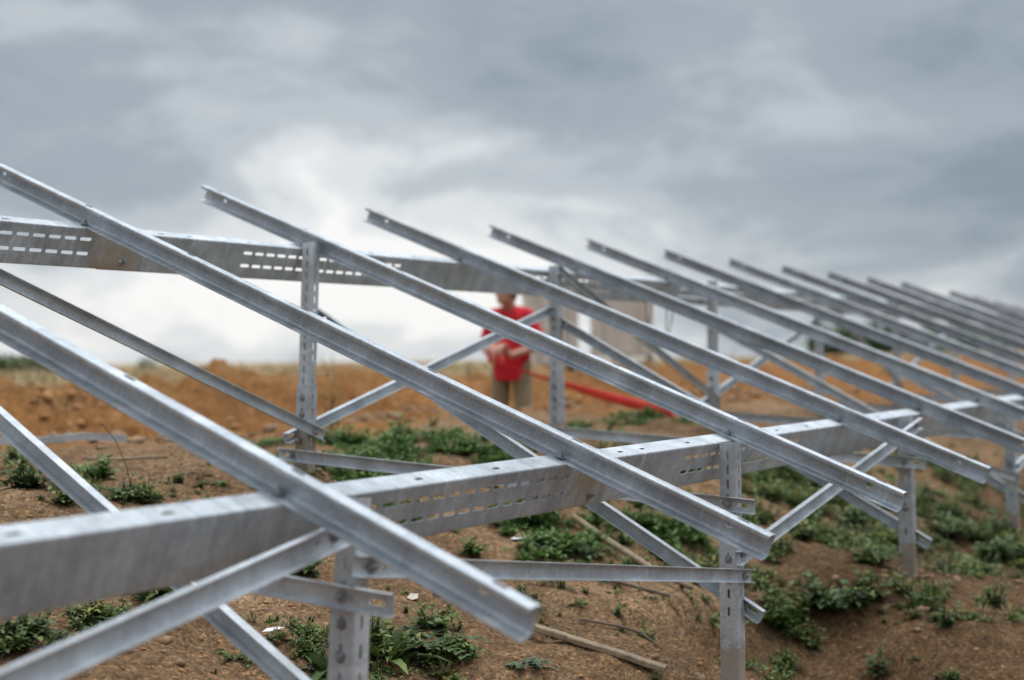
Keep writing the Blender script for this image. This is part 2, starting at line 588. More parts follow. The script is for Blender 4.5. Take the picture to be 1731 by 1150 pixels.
# far hills on the right
def hills():
    # a long ridge roughly 600-900 m away, to the right of the view
    us = np.linspace(0, 1, 160); vs_ = np.linspace(0, 1, 24)
    P = []
    for v in vs_:
        for u in us:
            az = R(60 + 60 * u)
            d = 520 + 420 * v
            prof = sstep(.10, .38, np.array(u)) * (math.sin(math.pi * v) ** .8)
            z = -14 + prof * (30 + 16 * fbm(np.array(u * 9.), np.array(v * 2.), 4, 7))
            P.append((CAM.x + math.sin(az) * d, CAM.y + math.cos(az) * d, float(z)))
    n = len(us)
    Q = [(j * n + i, j * n + i + 1, (j + 1) * n + i + 1, (j + 1) * n + i) for j in range(len(vs_) - 1) for i in range(n - 1)]
    me = np_mesh('hills', np.array(P), np.array(Q), smooth=True)
    me.materials.append(simple_mat('wooded_hill', (.075, .095, .085), .95, .3, .02))
    link(bpy.data.objects.new('hills', me), kind='structure')


hills()


# ------------------------------------------------------------------ steel rack
TILT = R(21.67)
ct, st_ = math.cos(TILT), math.sin(TILT)
DR = Vector((0, ct, st_))           # up the slope
NN = Vector((0, -st_, ct))          # normal of the rafter plane
OZ = 2.05
ORG = Vector((0, 0, OZ))


def rounded(prof, rad=.004, seg=3):
    """round the corners of an open polyline"""
    out = [Vector(prof[0])]
    for i in range(1, len(prof) - 1):
        p0, p, p1 = Vector(prof[i - 1]), Vector(prof[i]), Vector(prof[i + 1])
        a = (p0 - p).normalized(); b = (p1 - p).normalized()
        r = min(rad, (p0 - p).length * .45, (p1 - p).length * .45)
        s, e = p + a * r, p + b * r
        for k in range(seg + 1):
            w = k / seg
            out.append((s * (1 - w) + p * w) * (1 - w) + (p * (1 - w) + e * w) * w)
    out.append(Vector(prof[-1]))
    return out


def slot_loop(cu, cv, lu, lv):
    """rounded slot outline, 12 points, counter-clockwise, starting at +u"""
    r = min(lu, lv) / 2 * .96
    au, av = lu / 2 - r, lv / 2 - r
    pts = []
    for q, (su, sv) in enumerate(((1, 1), (-1, 1), (-1, -1), (1, -1))):
        for k in range(3):
            a = math.pi / 2 * q + math.pi / 4 * k
            pts.append((cu + su * au + r * math.cos(a), cv + sv * av + r * math.sin(a)))
    return pts


class Strip:
    """folded sheet-metal channel: profile polyline swept along local x, with slots cut in chosen faces"""

    def __init__(self):
        self.v = []; self.f = []; self.loops = []

    def quad(self, fn, u0, u1, v0, v1):
        i = len(self.v)
        self.v += [fn(u0, v0), fn(u1, v0), fn(u1, v1), fn(u0, v1)]
        self.f.append((i, i + 1, i + 2, i + 3))

    def slot_cell(self, fn, u0, u1, v0, v1, cu, cv, lu, lv, key=None):
        i = len(self.v)
        inner = slot_loop(cu, cv, lu, lv)
        outer = [(u1, v1), (u0, v1), (u0, v0), (u1, v0)]
        self.v += [fn(*p) for p in inner] + [fn(*p) for p in outer]
        self.loops.append(list(range(i, i + 12)))
        for q in range(4):
            o = i + 12 + q
            a = i + q * 3
            self.f.append((o, a + 1, a))
            self.f.append((o, a + 2, a + 1))
            nx_ = i + ((q + 1) * 3) % 12
            self.f.append((o, i + 12 + (q + 1) % 4, nx_, a + 2))

    def sheet(self, fn, L, H, slots):
        """flat face, u 0..L, v 0..H; slots = [(cu, cv, lu, lv)] in rows of equal cv"""
        rows = {}
        for s in slots:
            rows.setdefault(round(s[1], 5), []).append(s)
        v = 0.0
        for cv in sorted(rows):
            row = sorted(rows[cv])
            hv = max(s[3] for s in row) / 2 + .0015
            if cv - hv - v > 1e-6:
                self.quad(fn, 0, L, v, cv - hv)
            u = 0.0
            for (cu, c, lu, lv) in row:
                hu = lu / 2 + .0015
                if cu - hu - u > 1e-6:
                    self.quad(fn, u, cu - hu, cv - hv, cv + hv)
                self.slot_cell(fn, cu - hu, cu + hu, cv - hv, cv + hv, cu, cv, lu, lv)
                u = cu + hu
            if L - u > 1e-6:
                self.quad(fn, u, L, cv - hv, cv + hv)
            v = cv + hv
        if H - v > 1e-6:
            self.quad(fn, 0, L, v, H)


def channel_mesh(name, prof, L, slots, mat, thick=.0028, rad=.004, seg=3):
    """prof: open polyline of (y, z); slots: {edge index of the un-rounded profile: [(u, v from edge centre, lu, lv)]}"""
    s = Strip()
    pr = [Vector(p) for p in prof]
    rp = rounded(pr, rad, seg)
    per = seg + 1
    flat = {e * per: e for e in range(len(pr) - 1)}
    # inner skin: the profile pushed sideways by the sheet thickness
    nr = []
    for j in range(len(rp)):
        d1 = (rp[j] - rp[j - 1]).normalized() if j > 0 else (rp[1] - rp[0]).normalized()
        d2 = (rp[j + 1] - rp[j]).normalized() if j < len(rp) - 1 else d1
        m_ = (Vector((-d1.y, d1.x)) + Vector((-d2.y, d2.x))).normalized()
        nr.append(rp[j] + m_ * thick / max(.5, m_.dot(Vector((-d1.y, d1.x)))))
    skins = []
    for pts in (rp, nr):
        n0 = len(s.loops)
        for j in range(len(pts) - 1):
            a, b = pts[j], pts[j + 1]
            H = (b - a).length
            if H < 1e-7:
                continue
            d = (b - a) / H

            def fn(u, v, a=a, d=d):
                p = a + d * v
                return (u, p.x, p.y)
            e = flat.get(j)
            sl_ = []
            if e is not None and e in slots:
                cen = (pr[e] + pr[e + 1]) / 2
                off = (cen - a).dot(d)
                sl_ = [(u, v + off, lu, lv) for (u, v, lu, lv) in slots[e]]
            s.sheet(fn, L, H, sl_)
        skins.append(s.loops[n0:])
    for la, lb in zip(*skins):
        for k in range(12):
            s.f.append((la[k], la[(k + 1) % 12], lb[(k + 1) % 12], lb[k]))
    for u in (0, L):
        i = len(s.v)
        s.v += [(u, p.x, p.y) for p in rp] + [(u, p.x, p.y) for p in nr]
        n_ = len(rp)
        s.f += [(i + j, i + j + 1, i + n_ + j + 1, i + n_ + j) for j in range(n_ - 1)]
    for j in (0, -1):
        i = len(s.v)
        s.v += [(0, *rp[j]), (L, *rp[j]), (L, *nr[j]), (0, *nr[j])]
        s.f.append((i, i + 1, i + 2, i + 3))
    me = bpy.data.meshes.new(name)
    me.from_pydata([tuple(v) for v in s.v], [], s.f)
    me.materials.append(mat)
    me.update()
    return me


def frame(origin, x, z):
    x = x.normalized()
    z = (z - x * z.dot(x)).normalized()
    y = z.cross(x)
    m = Matrix((x, y, z)).transposed().to_4x4()
    m.translation = origin
    return m


def bolt_mesh():
    bm = bmesh.new()
    bmesh.ops.create_cone(bm, cap_ends=True, segments=16, radius1=.0145, radius2=.0145, depth=.0026, matrix=Matrix.Translation((0, 0, .0013)))
    bmesh.ops.create_cone(bm, cap_ends=True, segments=6, radius1=.0098, radius2=.0092, depth=.008, matrix=Matrix.Translation((0, 0, .0066)))
    bmesh.ops.create_cone(bm, cap_ends=True, segments=10, radius1=.0048, radius2=.0044, depth=.007, matrix=Matrix.Translation((0, 0, .0140)))
    me = bpy.data.meshes.new('bolt')
    bm.to_mesh(me); bm.free()
    me.materials.append(M['bolt'])
    return me


BOLT = bolt_mesh()
rng = random.Random(4)


class Rack:
    def __init__(self, name, base, slope, label):
        """slope: fall of the beams along +X (radians)"""
        self.root = empty(name, base, label=label, cat='solar rack')
        self.root.rotation_euler = (0, slope, 0)
        self.inv = Matrix.Translation(-Vector(base))
        self.off = Vector((0, 0, 0))
        self.mat = {}

    def part(self, name, me, mat4, parent=None, **kw):
        o = bpy.data.objects.new(name, me)
        link(o, parent or self.root, **kw)
        self.mat[o.name] = mat4.copy()
        o.matrix_local = mat4 if parent is None else self.mat[parent.name].inverted() @ mat4
        return o

    def bolt(self, pos, nrm, parent):
        x = Vector((0, 0, 1)) if abs(nrm.z) < .9 else Vector((1, 0, 0))
        m = frame(pos, x, nrm) @ Matrix.Rotation(rng.uniform(0, 1), 4, 'Z')
        return self.part('bolt', BOLT, m, parent)


# --- profiles
RW, RD, RL = .037, .064, .0115
RAF_PROF = [(-RW + .003, -RL), (-RW, 0), (0, 0), (0, -RD + .006), (-.006, -RD), (-RW, -RD - .004)]
RAF_LEN = 3.41
raf_slots = {1: [(.63 + .5 * 1.076 * k, .004, .038, .014) for k in range(-1, 6)],
             2: [(.127, .0, .022, .012), (RAF_LEN - .127, .0, .024, .013)]}
RAFTER = channel_mesh('rafter', RAF_PROF, RAF_LEN, raf_slots, M['rafter'], .0026, .006, 4)

BW, BD, BL = .068, .150, .016
BEAM_PROF = [(BW, -BL), (BW, 0), (0, 0), (0, -BD), (.030, -BD)]


def beam_mesh(x0, x1, zones, mat, tops):
    L = x1 - x0
    web = []
    for z0 in zones:
        for k in range(16):
            u = z0 - x0 + .03 + .0685 * k
            if .03 < u < L - .03:
                web += [(u, -.034, .054, .0130), (u, .020, .054, .0130)]
    for z in (x1 - .10, x0 + .10):
        web.append((z - x0, .038, .020, .014))
    top = [(t - x0, 0.004, .032, .011) for t in tops if x0 + .05 < t < x1 - .05]
    return channel_mesh('beam', BEAM_PROF, L, {2: web, 1: top}, mat, .003, .006, 3)


def add_beam(rack, x0, x1, v, zones, mat, inset=0.0, label=None):
    tops = [-3.1, -2.74, -1.91, -1.56, -.84, -.69, -.35, .47, .80, 1.35, 1.75, 2.6, 2.95] + [3.8 + .42 * k for k in range(30)]
    me = beam_mesh(x0, x1, zones, mat, tops)
    o = ORG * 0 + DR * (v + inset) + NN * (-.0695 - inset) + Vector((x0, 0, 0)) + rack.off
    b = rack.part('beam', me, frame(o, Vector((1, 0, 0)), NN))
    for xx in (x0 + .10, x1 - .10):
        if inset == 0:
            rack.bolt(o + Vector((xx - x0 + .006, 0, 0)) - NN * (BD / 2 + .040) - DR * .001, -DR, b)
    if label:
        b['label'] = label
    return b


def post_prof(wy, wx, lip=.012):
    # local y -> world Y, local z -> world -X ; web on the -X side
    return [(-wy / 2 + lip, -wx), (-wy / 2, -wx), (-wy / 2, 0), (wy / 2, 0), (wy / 2, -wx), (wy / 2 - lip, -wx)]


def add_post(rack, X, Y, ztop, zsplit, zbase, lean=0.0):
    """X of the -X face, Y centre; lean = drift of X per metre downwards"""
    up = Vector((-lean, 0, 1)).normalized()
    P = lambda z: Vector((X + lean * (ztop - z), Y, z)) + rack.off
    lowL = zsplit - zbase
    n = 4
    low_slots = {2: [(lowL - .05 - .062 * k, 0, .034, .010) for k in range(n)],
                 1: [(lowL - .05 - .062 * k, 0.004, .032, .009) for k in range(n)]}
    me = channel_mesh('post', post_prof(.066, .052), lowL, low_slots, M['post'], .003, .004)
    fr = frame(P(zbase) + Vector((-.004, 0, 0)), up, Vector((-1, 0, 0)))
    post = rack.part('post', me, fr)
    upL = ztop - zsplit + .10
    m2 = int((upL - .06) / .050)
    up_slots = {2: [(upL - .045 - .050 * k, 0, .033, .010) for k in range(m2)],
                1: [(upL - .045 - .050 * k, .003, .033, .009) for k in range(m2)]}
    me2 = channel_mesh('post_extension', post_prof(.057, .043), upL, up_slots, M['extension'], .003, .004)
    rack.part('post_extension', me2, frame(P(zsplit - .10), up, Vector((-1, 0, 0))), post)
    nx_ = Vector((-1, 0, 0))
    for dz in (.055, .125):
        rack.bolt(P(zsplit - dz) + Vector((-.0058, 0, 0)), nx_, post)
    return post, P


def brace_mesh(L, h, fl, mat, name):
    prof = [(h / 2, fl), (h / 2, 0), (-h / 2, 0), (-h / 2, fl)]
    sl_ = {1: [(.045, 0, .045, .013), (.115, 0, .016, .013), (L - .045, 0, .045, .013), (L - .115, 0, .016, .013)]}
    return channel_mesh(name, prof, L, sl_, mat, .0026, .003, 2)


def add_brace(rack, name, a, b, nrm, h=.042, fl=.020, ext=.05, ext2=None):
    """channel from bolt a to bolt b lying against a face with outward normal nrm; fl>0: flanges point along nrm"""
    a = Vector(a) + rack.off; b = Vector(b) + rack.off
    d = (b - a).normalized()
    L = (b - a).length + ext + (ext if ext2 is None else ext2)
    me = brace_mesh(L, h, fl, M['brace'], name)
    o = rack.part(name, me, frame(a - d * ext, d, Vector(nrm)))
    for p in (a, b):
        rack.bolt(p + Vector(nrm) * .003, Vector(nrm), o)
    return o


def bay(rack, i, fx, bx, gfront, gback, tf=-1.092, sf=-1.43, tb=-.288, sb=-.90, leanf=0., leanb=0., back=True, front=True):
    if front:
        add_post(rack, fx, -2.596, tf, sf, gfront, leanf)
    if back:
        add_post(rack, bx, -.637, tb, sb, gback, leanb)


# rack-local coordinates: origin at the upper end of the rafter over the first full bay
RACK = Rack('solar_mounting_rack', (0, 0, OZ), 0.0,
            'long galvanised steel solar panel rack with sloping rafters, nearest to the camera')
for i in range(-2, 10):
    j = rng.uniform(-.004, .004)
    m = frame(Vector((1.2 * i + rng.uniform(-.006, .006), 0, 0)) + DR * j + NN * 0, -DR, NN)
    m = m @ Matrix.Rotation(rng.uniform(-.0016, .0016), 4, 'Y')
    ro = RACK.part('rafter', RAFTER, m)
    for v in (-.64, -2.75):
        RACK.bolt(Vector((1.2 * i - .0185, 0, 0)) + DR * v + NN * (-RD + .0012), NN, ro)

SEGS = [(-5.38, -.93, [-4.85, -2.28], 'beam_stained', 0.0), (-1.38, 3.80, [-.40, 1.72], 'beam', .004),
        (3.55, 8.0, [3.78, 5.92], 'beam', 0.0), (7.6, 11.5, [8.0, 10.1], 'beam', .004)]
for v, nm in ((-2.784, 'front'), (-.672, 'rear')):
    for (x0, x1, zs, mt, ins) in SEGS:
        if x0 == -1.38 and nm == 'rear':
            x0 = -1.13
        mat = M.get(mt)
        if mat is None:
            mat = M[mt] = galv('galvanised_beam_stained', (.49, .52, .545), streak=.15, brush=1, stain=(x1 - x0 - .30, .8))
        add_beam(RACK, x0, x1, v, zs, mat, ins,
                 'galvanised slotted beam section with a brownish stain at its joint' if mt == 'beam_stained' else None)

FX = [-2.262, -.166, 1.925, 4.09, 6.2, 8.3, 10.4]
BX = [-2.17, -.062, 2.02, 4.15, 6.27, 8.39, 10.48]
LF = [-.075, 0, .03, .08, .05, .05, .05]
LB = [0, -.06, 0, 0, 0, 0, 0]
SF = [-1.31, -1.44, -1.40, -1.42, -1.4, -1.4, -1.4]
for k in range(7):
    add_post(RACK, FX[k], -2.596, -1.092, SF[k], gz(FX[k], -2.6) - OZ - .12, LF[k])
    add_post(RACK, BX[k], -.637, -.289, -.90, gz(BX[k], -.637) - OZ - .12, LB[k])
YF, YB, YBB = -2.634, -.676, -.598
for k in range(7):
    # ties and diagonals between the rear and the front post of a bay
    add_brace(RACK, 'tie_bar', (min(FX[k], BX[k] + .90 * LB[k]) - .012, -.64, -1.192), (FX[k] + .22 * min(0, LF[k]) - .013, -2.60, -1.304), (-1, 0, 0), .046, .014, .075, .14 if k == 0 else .10)
    add_brace(RACK, 'diagonal_brace', (BX[k] + .058, -.655, -.60), (FX[k] + .062 + .5 * max(0, LF[k]), -2.62, -1.655), (1, 0, 0), .050, -.030, .085)
    if k < 6:
        if k % 2 == 0:      # rear: down to the right; front: down to the right
            add_brace(RACK, 'cross_brace', (BX[k] + .03, YB, -.335), (BX[k + 1] - .01, YB, -1.10), (0, -1, 0), .042, .018, .06)
            add_brace(RACK, 'cross_brace', (FX[k] + .03, YF, -1.245), (FX[k + 1] + .04, YF, -1.556), (0, -1, 0), .042, .016, .065)
        else:               # up to the right
            add_brace(RACK, 'cross_brace', (BX[k] - .04, YBB, -1.10), (BX[k + 1] + .02, YBB, -.53), (0, 1, 0), .046, -.030, .085)
            add_brace(RACK, 'cross_brace', (FX[k] + .03, YF, -1.478), (FX[k + 1] + .06, YF, -1.135), (0, -1, 0), .046, .022, .06)
# the brace that rises from the left to the first front post
add_brace(RACK, 'cross_brace', (-4.34, YF, -1.50), (-2.36, YF, -1.163), (0, -1, 0), .050, .022, .06)

# second rack further along the row
R2 = Rack('solar_mounting_rack', (12.85, 0, OZ - .03), R(1.6), 'far galvanised rack beyond the end of the long near one')
for i in range(0, 10):
    m = frame(Vector((1.15 * i + rng.uniform(-.006, .006), 0, 0)), -DR, NN)
    R2.part('rafter', RAFTER, m)
for v in (-2.784, -.672):
    add_beam(R2, -.5, 5.2, v, [-.2, 2.2], M['beam'], 0)
    add_beam(R2, 5.203, 10.9, v, [5.5, 7.9], M['beam'], 0)
for k in range(5):
    x = .35 + 2.15 * k
    wx = 12.85 + x
    zf = gz(wx, -2.6) - OZ + .03 + math.sin(R(1.6)) * x - .15
    zb = gz(wx, -.64) - OZ + .03 + math.sin(R(1.6)) * x - .15
    add_post(R2, x, -2.596, -1.092, -1.42, min(zf, -1.6), 0)
    add_post(R2, x, -.637, -.289, -.90, min(zb, -1.2), 0)
    add_brace(R2, 'tie_bar', (x - .012, -.64, -1.192), (x - .012, -2.60, -1.304), (-1, 0, 0), .046, .014, .075)
    add_brace(R2, 'diagonal_brace', (x + .058, -.655, -.60), (x + .062, -2.62, -1.655), (1, 0, 0), .050, -.030, .085)
    if k < 4:
        a, b = (-.335, -1.10) if k % 2 == 0 else (-1.10, -.40)
        add_brace(R2, 'cross_brace', (x + .02, YB, a), (x + 2.17, YB, b), (0, -1, 0), .042, .018, .06)


# ------------------------------------------------------------------ vegetation
def leaves(base, az, pit, ln, wd, bend, tint, fold=.25, lobes=0.0, rs=None):
    """arrays -> (verts, quads, tris, tint per vertex): each leaf a folded, bent blade of 8 triangles"""
    n = len(az)
    ts = np.array([0.0, .35, .72, 1.0])
    prof = np.array([.12, 1.0, .72, 0.0])
    d0 = np.stack([np.cos(az) * np.cos(pit), np.sin(az) * np.cos(pit), np.sin(pit)], -1)
    side = np.stack([-np.sin(az), np.cos(az), np.zeros(n)], -1)
    up = np.cross(d0, side) * -1
    up = np.where(up[:, 2:3] < 0, -up, up)
    V = []
    for k, t in enumerate(ts):
        c = base + d0 * (ln * t)[:, None] - np.array([0, 0, 1.0]) * (bend * ln * t * t)[:, None]
        w = (wd * prof[k] * .5)
        if lobes and rs is not None:
            w = w * (1 + lobes * rs.uniform(-1, 1, n))
        if k in (1, 2):
            V += [c + side * w[:, None] + up * (w * fold)[:, None], c, c - side * w[:, None] + up * (w * fold)[:, None]]
        else:
            V += [c]
    V = np.stack(V, 1)                        # n, 8, 3 : 0 base | 1,2,3 | 4,5,6 | 7 tip
    off = (np.arange(n) * 8)[:, None]
    tris = np.concatenate([off + np.array([0, 2, 1]), off + np.array([0, 3, 2]), off + np.array([4, 5, 7]), off + np.array([5, 6, 7])], 0)
    quads = np.concatenate([off + np.array([1, 2, 5, 4]), off + np.array([2, 3, 6, 5])], 0)
    return V.reshape(-1, 3), quads, tris, np.repeat(tint, 8)


def merge(parts):
    V = []; Q = []; T = []; C = []; n = 0
    for v, q, t, c in parts:
        V.append(v); Q.append(q + n); T.append(t + n); C.append(c); n += len(v)
    return np.concatenate(V), np.concatenate(Q), np.concatenate(T), np.concatenate(C)


def leaf_mesh(name, data, mat):
    v, q, t, c = data
    me = np_mesh(name, v, q, t, smooth=True)
    a = me.attributes.new('tint', 'FLOAT', 'POINT')
    a.data.foreach_set('value', np.clip(c, 0, 1).astype(np.float32))
    me.materials.append(mat)
    return me


def plant_leaves(kind, rs, s):
    """leaves of one plant around the origin; s = spread radius in metres"""
    U = rs.uniform
    if kind == 'rosette':            # broad soft leaves from one crown
        n = int(U(14, 20))
        az = np.arange(n) * 2.4 + U(0, 6) + U(-.3, .3, n)
        lev = np.linspace(0, 1, n)
        pit = np.radians(12 + 58 * lev + U(-8, 8, n))
        ln = s * (1.0 - .35 * lev) * U(.8, 1.1, n)
        wd = ln * U(.30, .42, n)
        base = np.stack([np.cos(az), np.sin(az), 0 * az], -1) * .006
        return leaves(base, az, pit, ln, wd, U(.1, .45, n), U(.2, .8, n))
    if kind == 'long':               # long lanceolate leaves, arching
        n = int(U(26, 36))
        az = U(0, 6.28, n)
        lev = U(0, 1, n)
        pit = np.radians(18 + 55 * lev)
        ln = s * U(.6, 1.15, n)
        wd = ln * U(.16, .26, n)
        base = np.stack([np.cos(az), np.sin(az), 0 * az], -1) * U(.0, .03, (n, 1))
        return leaves(base, az, pit, ln, wd, U(.25, .7, n), U(0, .75, n), .4)
    if kind == 'lobed':              # flat feathery rosette: each leaf a row of leaflets
        parts = []
        for k in range(int(U(11, 15))):
            a = U(0, 6.28); L = s * U(.7, 1.1); p = R(U(8, 40)); m = 7
            t = np.linspace(.25, 1, m)
            mid = np.stack([np.cos(a) * t * L * math.cos(p), np.sin(a) * t * L * math.cos(p), t * L * math.sin(p) - .35 * L * t * t], -1)
            for sg in (-1, 1):
                parts.append(leaves(mid, np.full(m, a + sg * 1.05) + U(-.2, .2, m), U(.0, .4, m), L * (.34 - .2 * t), L * .13 * np.ones(m), U(0, .3, m), U(.1, .7, m)))
            parts.append(leaves(mid[:1] * 0, np.array([a]), np.array([p]), np.array([L]), np.array([L * .10]), np.array([.35]), U(.1, .6, 1)))
        return merge(parts)
    if kind in ('bush', 'sprig', 'tall'):
        parts = []
        ns = {'bush': int(U(16, 24)), 'sprig': int(U(5, 8)), 'tall': 6}[kind]
        for k in range(ns):
            a = U(0, 6.28); lean = U(.1, 1.5) if kind == 'bush' else U(.05, .5)
            H = s * U(.6, 1.25) * {'bush': 1.0 / (1 + .35 * lean), 'sprig': 1.1, 'tall': 3.0}[kind]
            m = {'bush': 9, 'sprig': 8, 'tall': 24}[kind]
            t = np.linspace(.10, 1, m)
            o = np.array([math.cos(a), math.sin(a), 0]) * s * U(0, .35)
            if kind == 'tall':
                lean = U(.02, .12)
            st = o + np.stack([np.cos(a) * lean * H * t, np.sin(a) * lean * H * t, H * t * (1 - .25 * lean)], -1)
            ll = s * U(.34, .62, m) * (1.1 - .45 * t) * (.5 if kind == 'tall' else 1)
            parts.append(leaves(st, np.arange(m) * 2.4 + U(-.5, .5, m), np.radians(U(-5, 55, m)), ll, ll * U(.40, .66, m), U(0, .5, m), np.clip(U(0, .5, m) + .4 * t, 0, 1)))
            # the stem itself as a very narrow blade
            d = st[-1] - o; hl = math.hypot(d[0], d[1])
            for off in (0, 1.57):
                parts.append(leaves(o[None], np.array([math.atan2(d[1], d[0]) + off * 0]), np.array([math.atan2(d[2], hl)]), np.array([np.linalg.norm(d)]), np.array([.006]), np.array([0.]), np.array([.2])))
        return merge(parts)
    if kind == 'mat':                # low creeping growth
        parts = []
        for k in range(int(U(8, 12))):
            a = U(0, 6.28); H = s * U(.5, 1.3); m = 6
            t = np.linspace(.2, 1, m)
            st = np.stack([np.cos(a) * H * t, np.sin(a) * H * t, H * (.55 * t - .3 * t * t) * U(.5, 1.3)], -1)
            ll = s * U(.22, .46, m)
            parts.append(leaves(st, a + np.array([1, -1] * 3) * U(.5, 1.5, m), np.radians(U(0, 55, m)), ll, ll * U(.35, .6, m), U(0, .5, m), U(0, .85, m)))
        return merge(parts)
    if kind == 'grass':
        n = int(U(28, 44))
        az = U(0, 6.28, n)
        base = np.stack([np.cos(az), np.sin(az), 0 * az], -1) * U(0, .3, (n, 1)) * s * .5
        ln = s * U(.6, 1.4, n)
        return leaves(base, az, np.radians(U(35, 85, n)), ln, np.full(n, .0045), U(.1, .8, n), U(.1, .9, n), .1)
    raise ValueError(kind)


def plant(name, kind, x, y, s, mat, label, seed, group=None, cat='weed'):
    rs = np.random.RandomState(seed)
    me = leaf_mesh(name, plant_leaves(kind, rs, s), M[mat])
    o = bpy.data.objects.new(name, me)
    o.location = (x, y, gz(x, y) - .004)
    link(o, label=label, cat=cat, group=group)
    return o


WEEDS = [
    # name, kind, x, y, size, material, label
    ('broadleaf_weed', 'long', -1.12, -1.84, .20, 'leaf', 'large arching long-leaved weed at the foot of the nearest front post'),
    ('lobed_weed', 'lobed', -.93, -1.84, .20, 'leaf_dark', 'dark feathery weed clump right of the nearest front post'),
    ('broadleaf_weed', 'long', -1.38, -1.80, .18, 'leaf_dark', 'long-leaved weed left of the nearest front post at the bottom edge'),
    ('bushy_weed', 'bush', -1.06, -1.74, .11, 'leaf', 'bushy green weed just behind the large long-leaved one'),
    ('bushy_weed', 'bush', -.80, -1.78, .085, 'leaf', 'small bushy weed beside the dark feathery clump'),
    ('rosette_weed', 'rosette', -.36, -2.00, .075, 'leaf_grey', 'pale grey-green rosette above the end of the wooden lath'),
    ('lobed_weed', 'lobed', -.77, -2.13, .11, 'leaf_grey', 'flat feathery rosette on bare soil at the bottom centre'),
    ('sprig_weed', 'sprig', -.90, -2.00, .06, 'leaf_fresh', 'small upright broad-leaved sprout left of the flat feathery rosette'),
    ('bushy_weed', 'bush', -.01, -1.42, .075, 'leaf_fresh', 'green leafy weed under the slotted front beam'),
    ('sprig_weed', 'sprig', -.02, -1.84, .05, 'leaf', 'small sprig on the bare slope below the near-level brace'),
    ('sprig_weed', 'sprig', .07, -2.03, .05, 'leaf_fresh', 'tiny bright sprig left of the upright dark sprig'),
    ('sprig_weed', 'sprig', .06, -2.16, .085, 'leaf', 'upright dark sprig left of the second front post'),
    ('sprig_weed', 'rosette', -.10, -1.96, .05, 'leaf', 'tiny rosette beside the small sprig on the slope'),
    ('rosette_weed', 'rosette', .56, -1.62, .12, 'leaf_grey', 'large silvery rosette in the weeds beyond the near-level brace'),
    ('rosette_weed', 'rosette', .40, -1.52, .09, 'leaf_grey', 'smaller silvery rosette left of the large one'),
    ('bushy_weed', 'bush', 1.15, -2.24, .11, 'leaf_fresh', 'bright bushy weed at the lower end of the sharp diagonal brace'),
    ('bushy_weed', 'bush', -2.08, -1.32, .09, 'leaf_dark', 'dark bushy weed in the bottom left corner'),
    ('broadleaf_weed', 'long', -1.86, -1.30, .08, 'leaf_dark', 'dark long-leaved weed beside the black cable'),
    ('bushy_weed', 'bush', -1.54, -1.25, .10, 'leaf', 'bushy weed just beneath the blurred front beam'),
    ('sprig_weed', 'lobed', -1.54, -1.58, .065, 'leaf', 'small ragged weed right of the long foreground diagonal'),
    ('bushy_weed', 'bush', -.86, -1.26, .10, 'leaf', 'bushy green weed left of the nearest front post under the beam'),
    ('broadleaf_weed', 'rosette', -.96, -1.52, .09, 'leaf', 'round-leaved weed behind the nearest tie bar end'),
    ('bushy_weed', 'bush', -.79, -.16, .10, 'leaf_fresh', 'fresh bushy weed on the sandy ground at left'),
    ('grass_tuft', 'grass', -.86, -.50, .11, 'leaf', 'grass tuft above the blurred front beam'),
    ('bushy_weed', 'bush', -.96, -.48, .06, 'leaf_grey', 'grey-green low weed beside the grass tuft'),
    ('sprig_weed', 'rosette', -.44, -.48, .06, 'leaf_fresh', 'small weed on bare sand, left one of two'),
    ('sprig_weed', 'rosette', -.40, -.62, .05, 'leaf_fresh', 'small weed on bare sand, right one of two'),
    ('broadleaf_weed', 'rosette', .35, .38, .11, 'leaf_fresh', 'yellow-green broad leaf plant behind the foreground rafter'),
    ('bushy_weed', 'bush', -1.25, -.49, .07, 'leaf', 'low weed behind the left diagonal brace'),
    ('bushy_weed', 'bush', -1.22, -.25, .12, 'leaf_dark', 'dark sprawling weed at the left edge'),
    ('bushy_weed', 'bush', -.57, .60, .10, 'leaf', 'weed at the left edge near the loose steel channel'),
    ('tall_weed', 'tall', 1.60, .60, .13, 'leaf_dark', 'tall thin weed standing behind the left rear post'),
    ('bushy_weed', 'bush', 1.34, .27, .11, 'leaf_fresh', 'bright bushy weed right of the left rear post'),
    ('bushy_weed', 'bush', 2.25, .60, .14, 'leaf_fresh', 'tallest bright weed in the patch in front of the worker'),
    ('bushy_weed', 'bush', 1.42, -2.39, .17, 'leaf_dark', 'big dark bush on the soil slope right of the second front post'),
    ('bushy_weed', 'bush', 1.58, -2.50, .14, 'leaf_dark', 'dark bush just right of the biggest one on the slope'),
    ('bushy_weed', 'bush', 2.21, -1.99, .13, 'leaf', 'green bush between the second and third front posts'),
    ('bushy_weed', 'bush', 3.05, -1.96, .13, 'leaf_dark', 'dark bush behind the third front post'),
    ('bushy_weed', 'bush', 1.98, -2.42, .13, 'leaf', 'bush at the foot of the third front post'),
    ('bushy_weed', 'bush', 2.80, -2.74, .15, 'leaf_dark', 'dark bush near the right edge of the soil slope'),
    ('bushy_weed', 'bush', 3.63, -2.34, .15, 'leaf_dark', 'dark bush beside the fourth front post'),
    ('bushy_weed', 'bush', 3.44, -2.68, .15, 'leaf_dark', 'dark bush at the right edge below the fourth front post'),
    ('sprig_weed', 'sprig', 1.10, -2.72, .12, 'leaf_dark', 'spindly weed low on the soil slope'),
    ('sprig_weed', 'sprig', .02, -2.70, .09, 'leaf', 'sprig growing up beside the second front post foot'),
    ('sprig_weed', 'sprig', 1.42, -2.92, .09, 'leaf_dark', 'small sprig on the bare slope at the lower right'),
    ('grass_tuft', 'grass', -.02, -2.28, .05, 'leaf_grey', 'fine grey-green tuft at the edge of the washed hollow'),
]
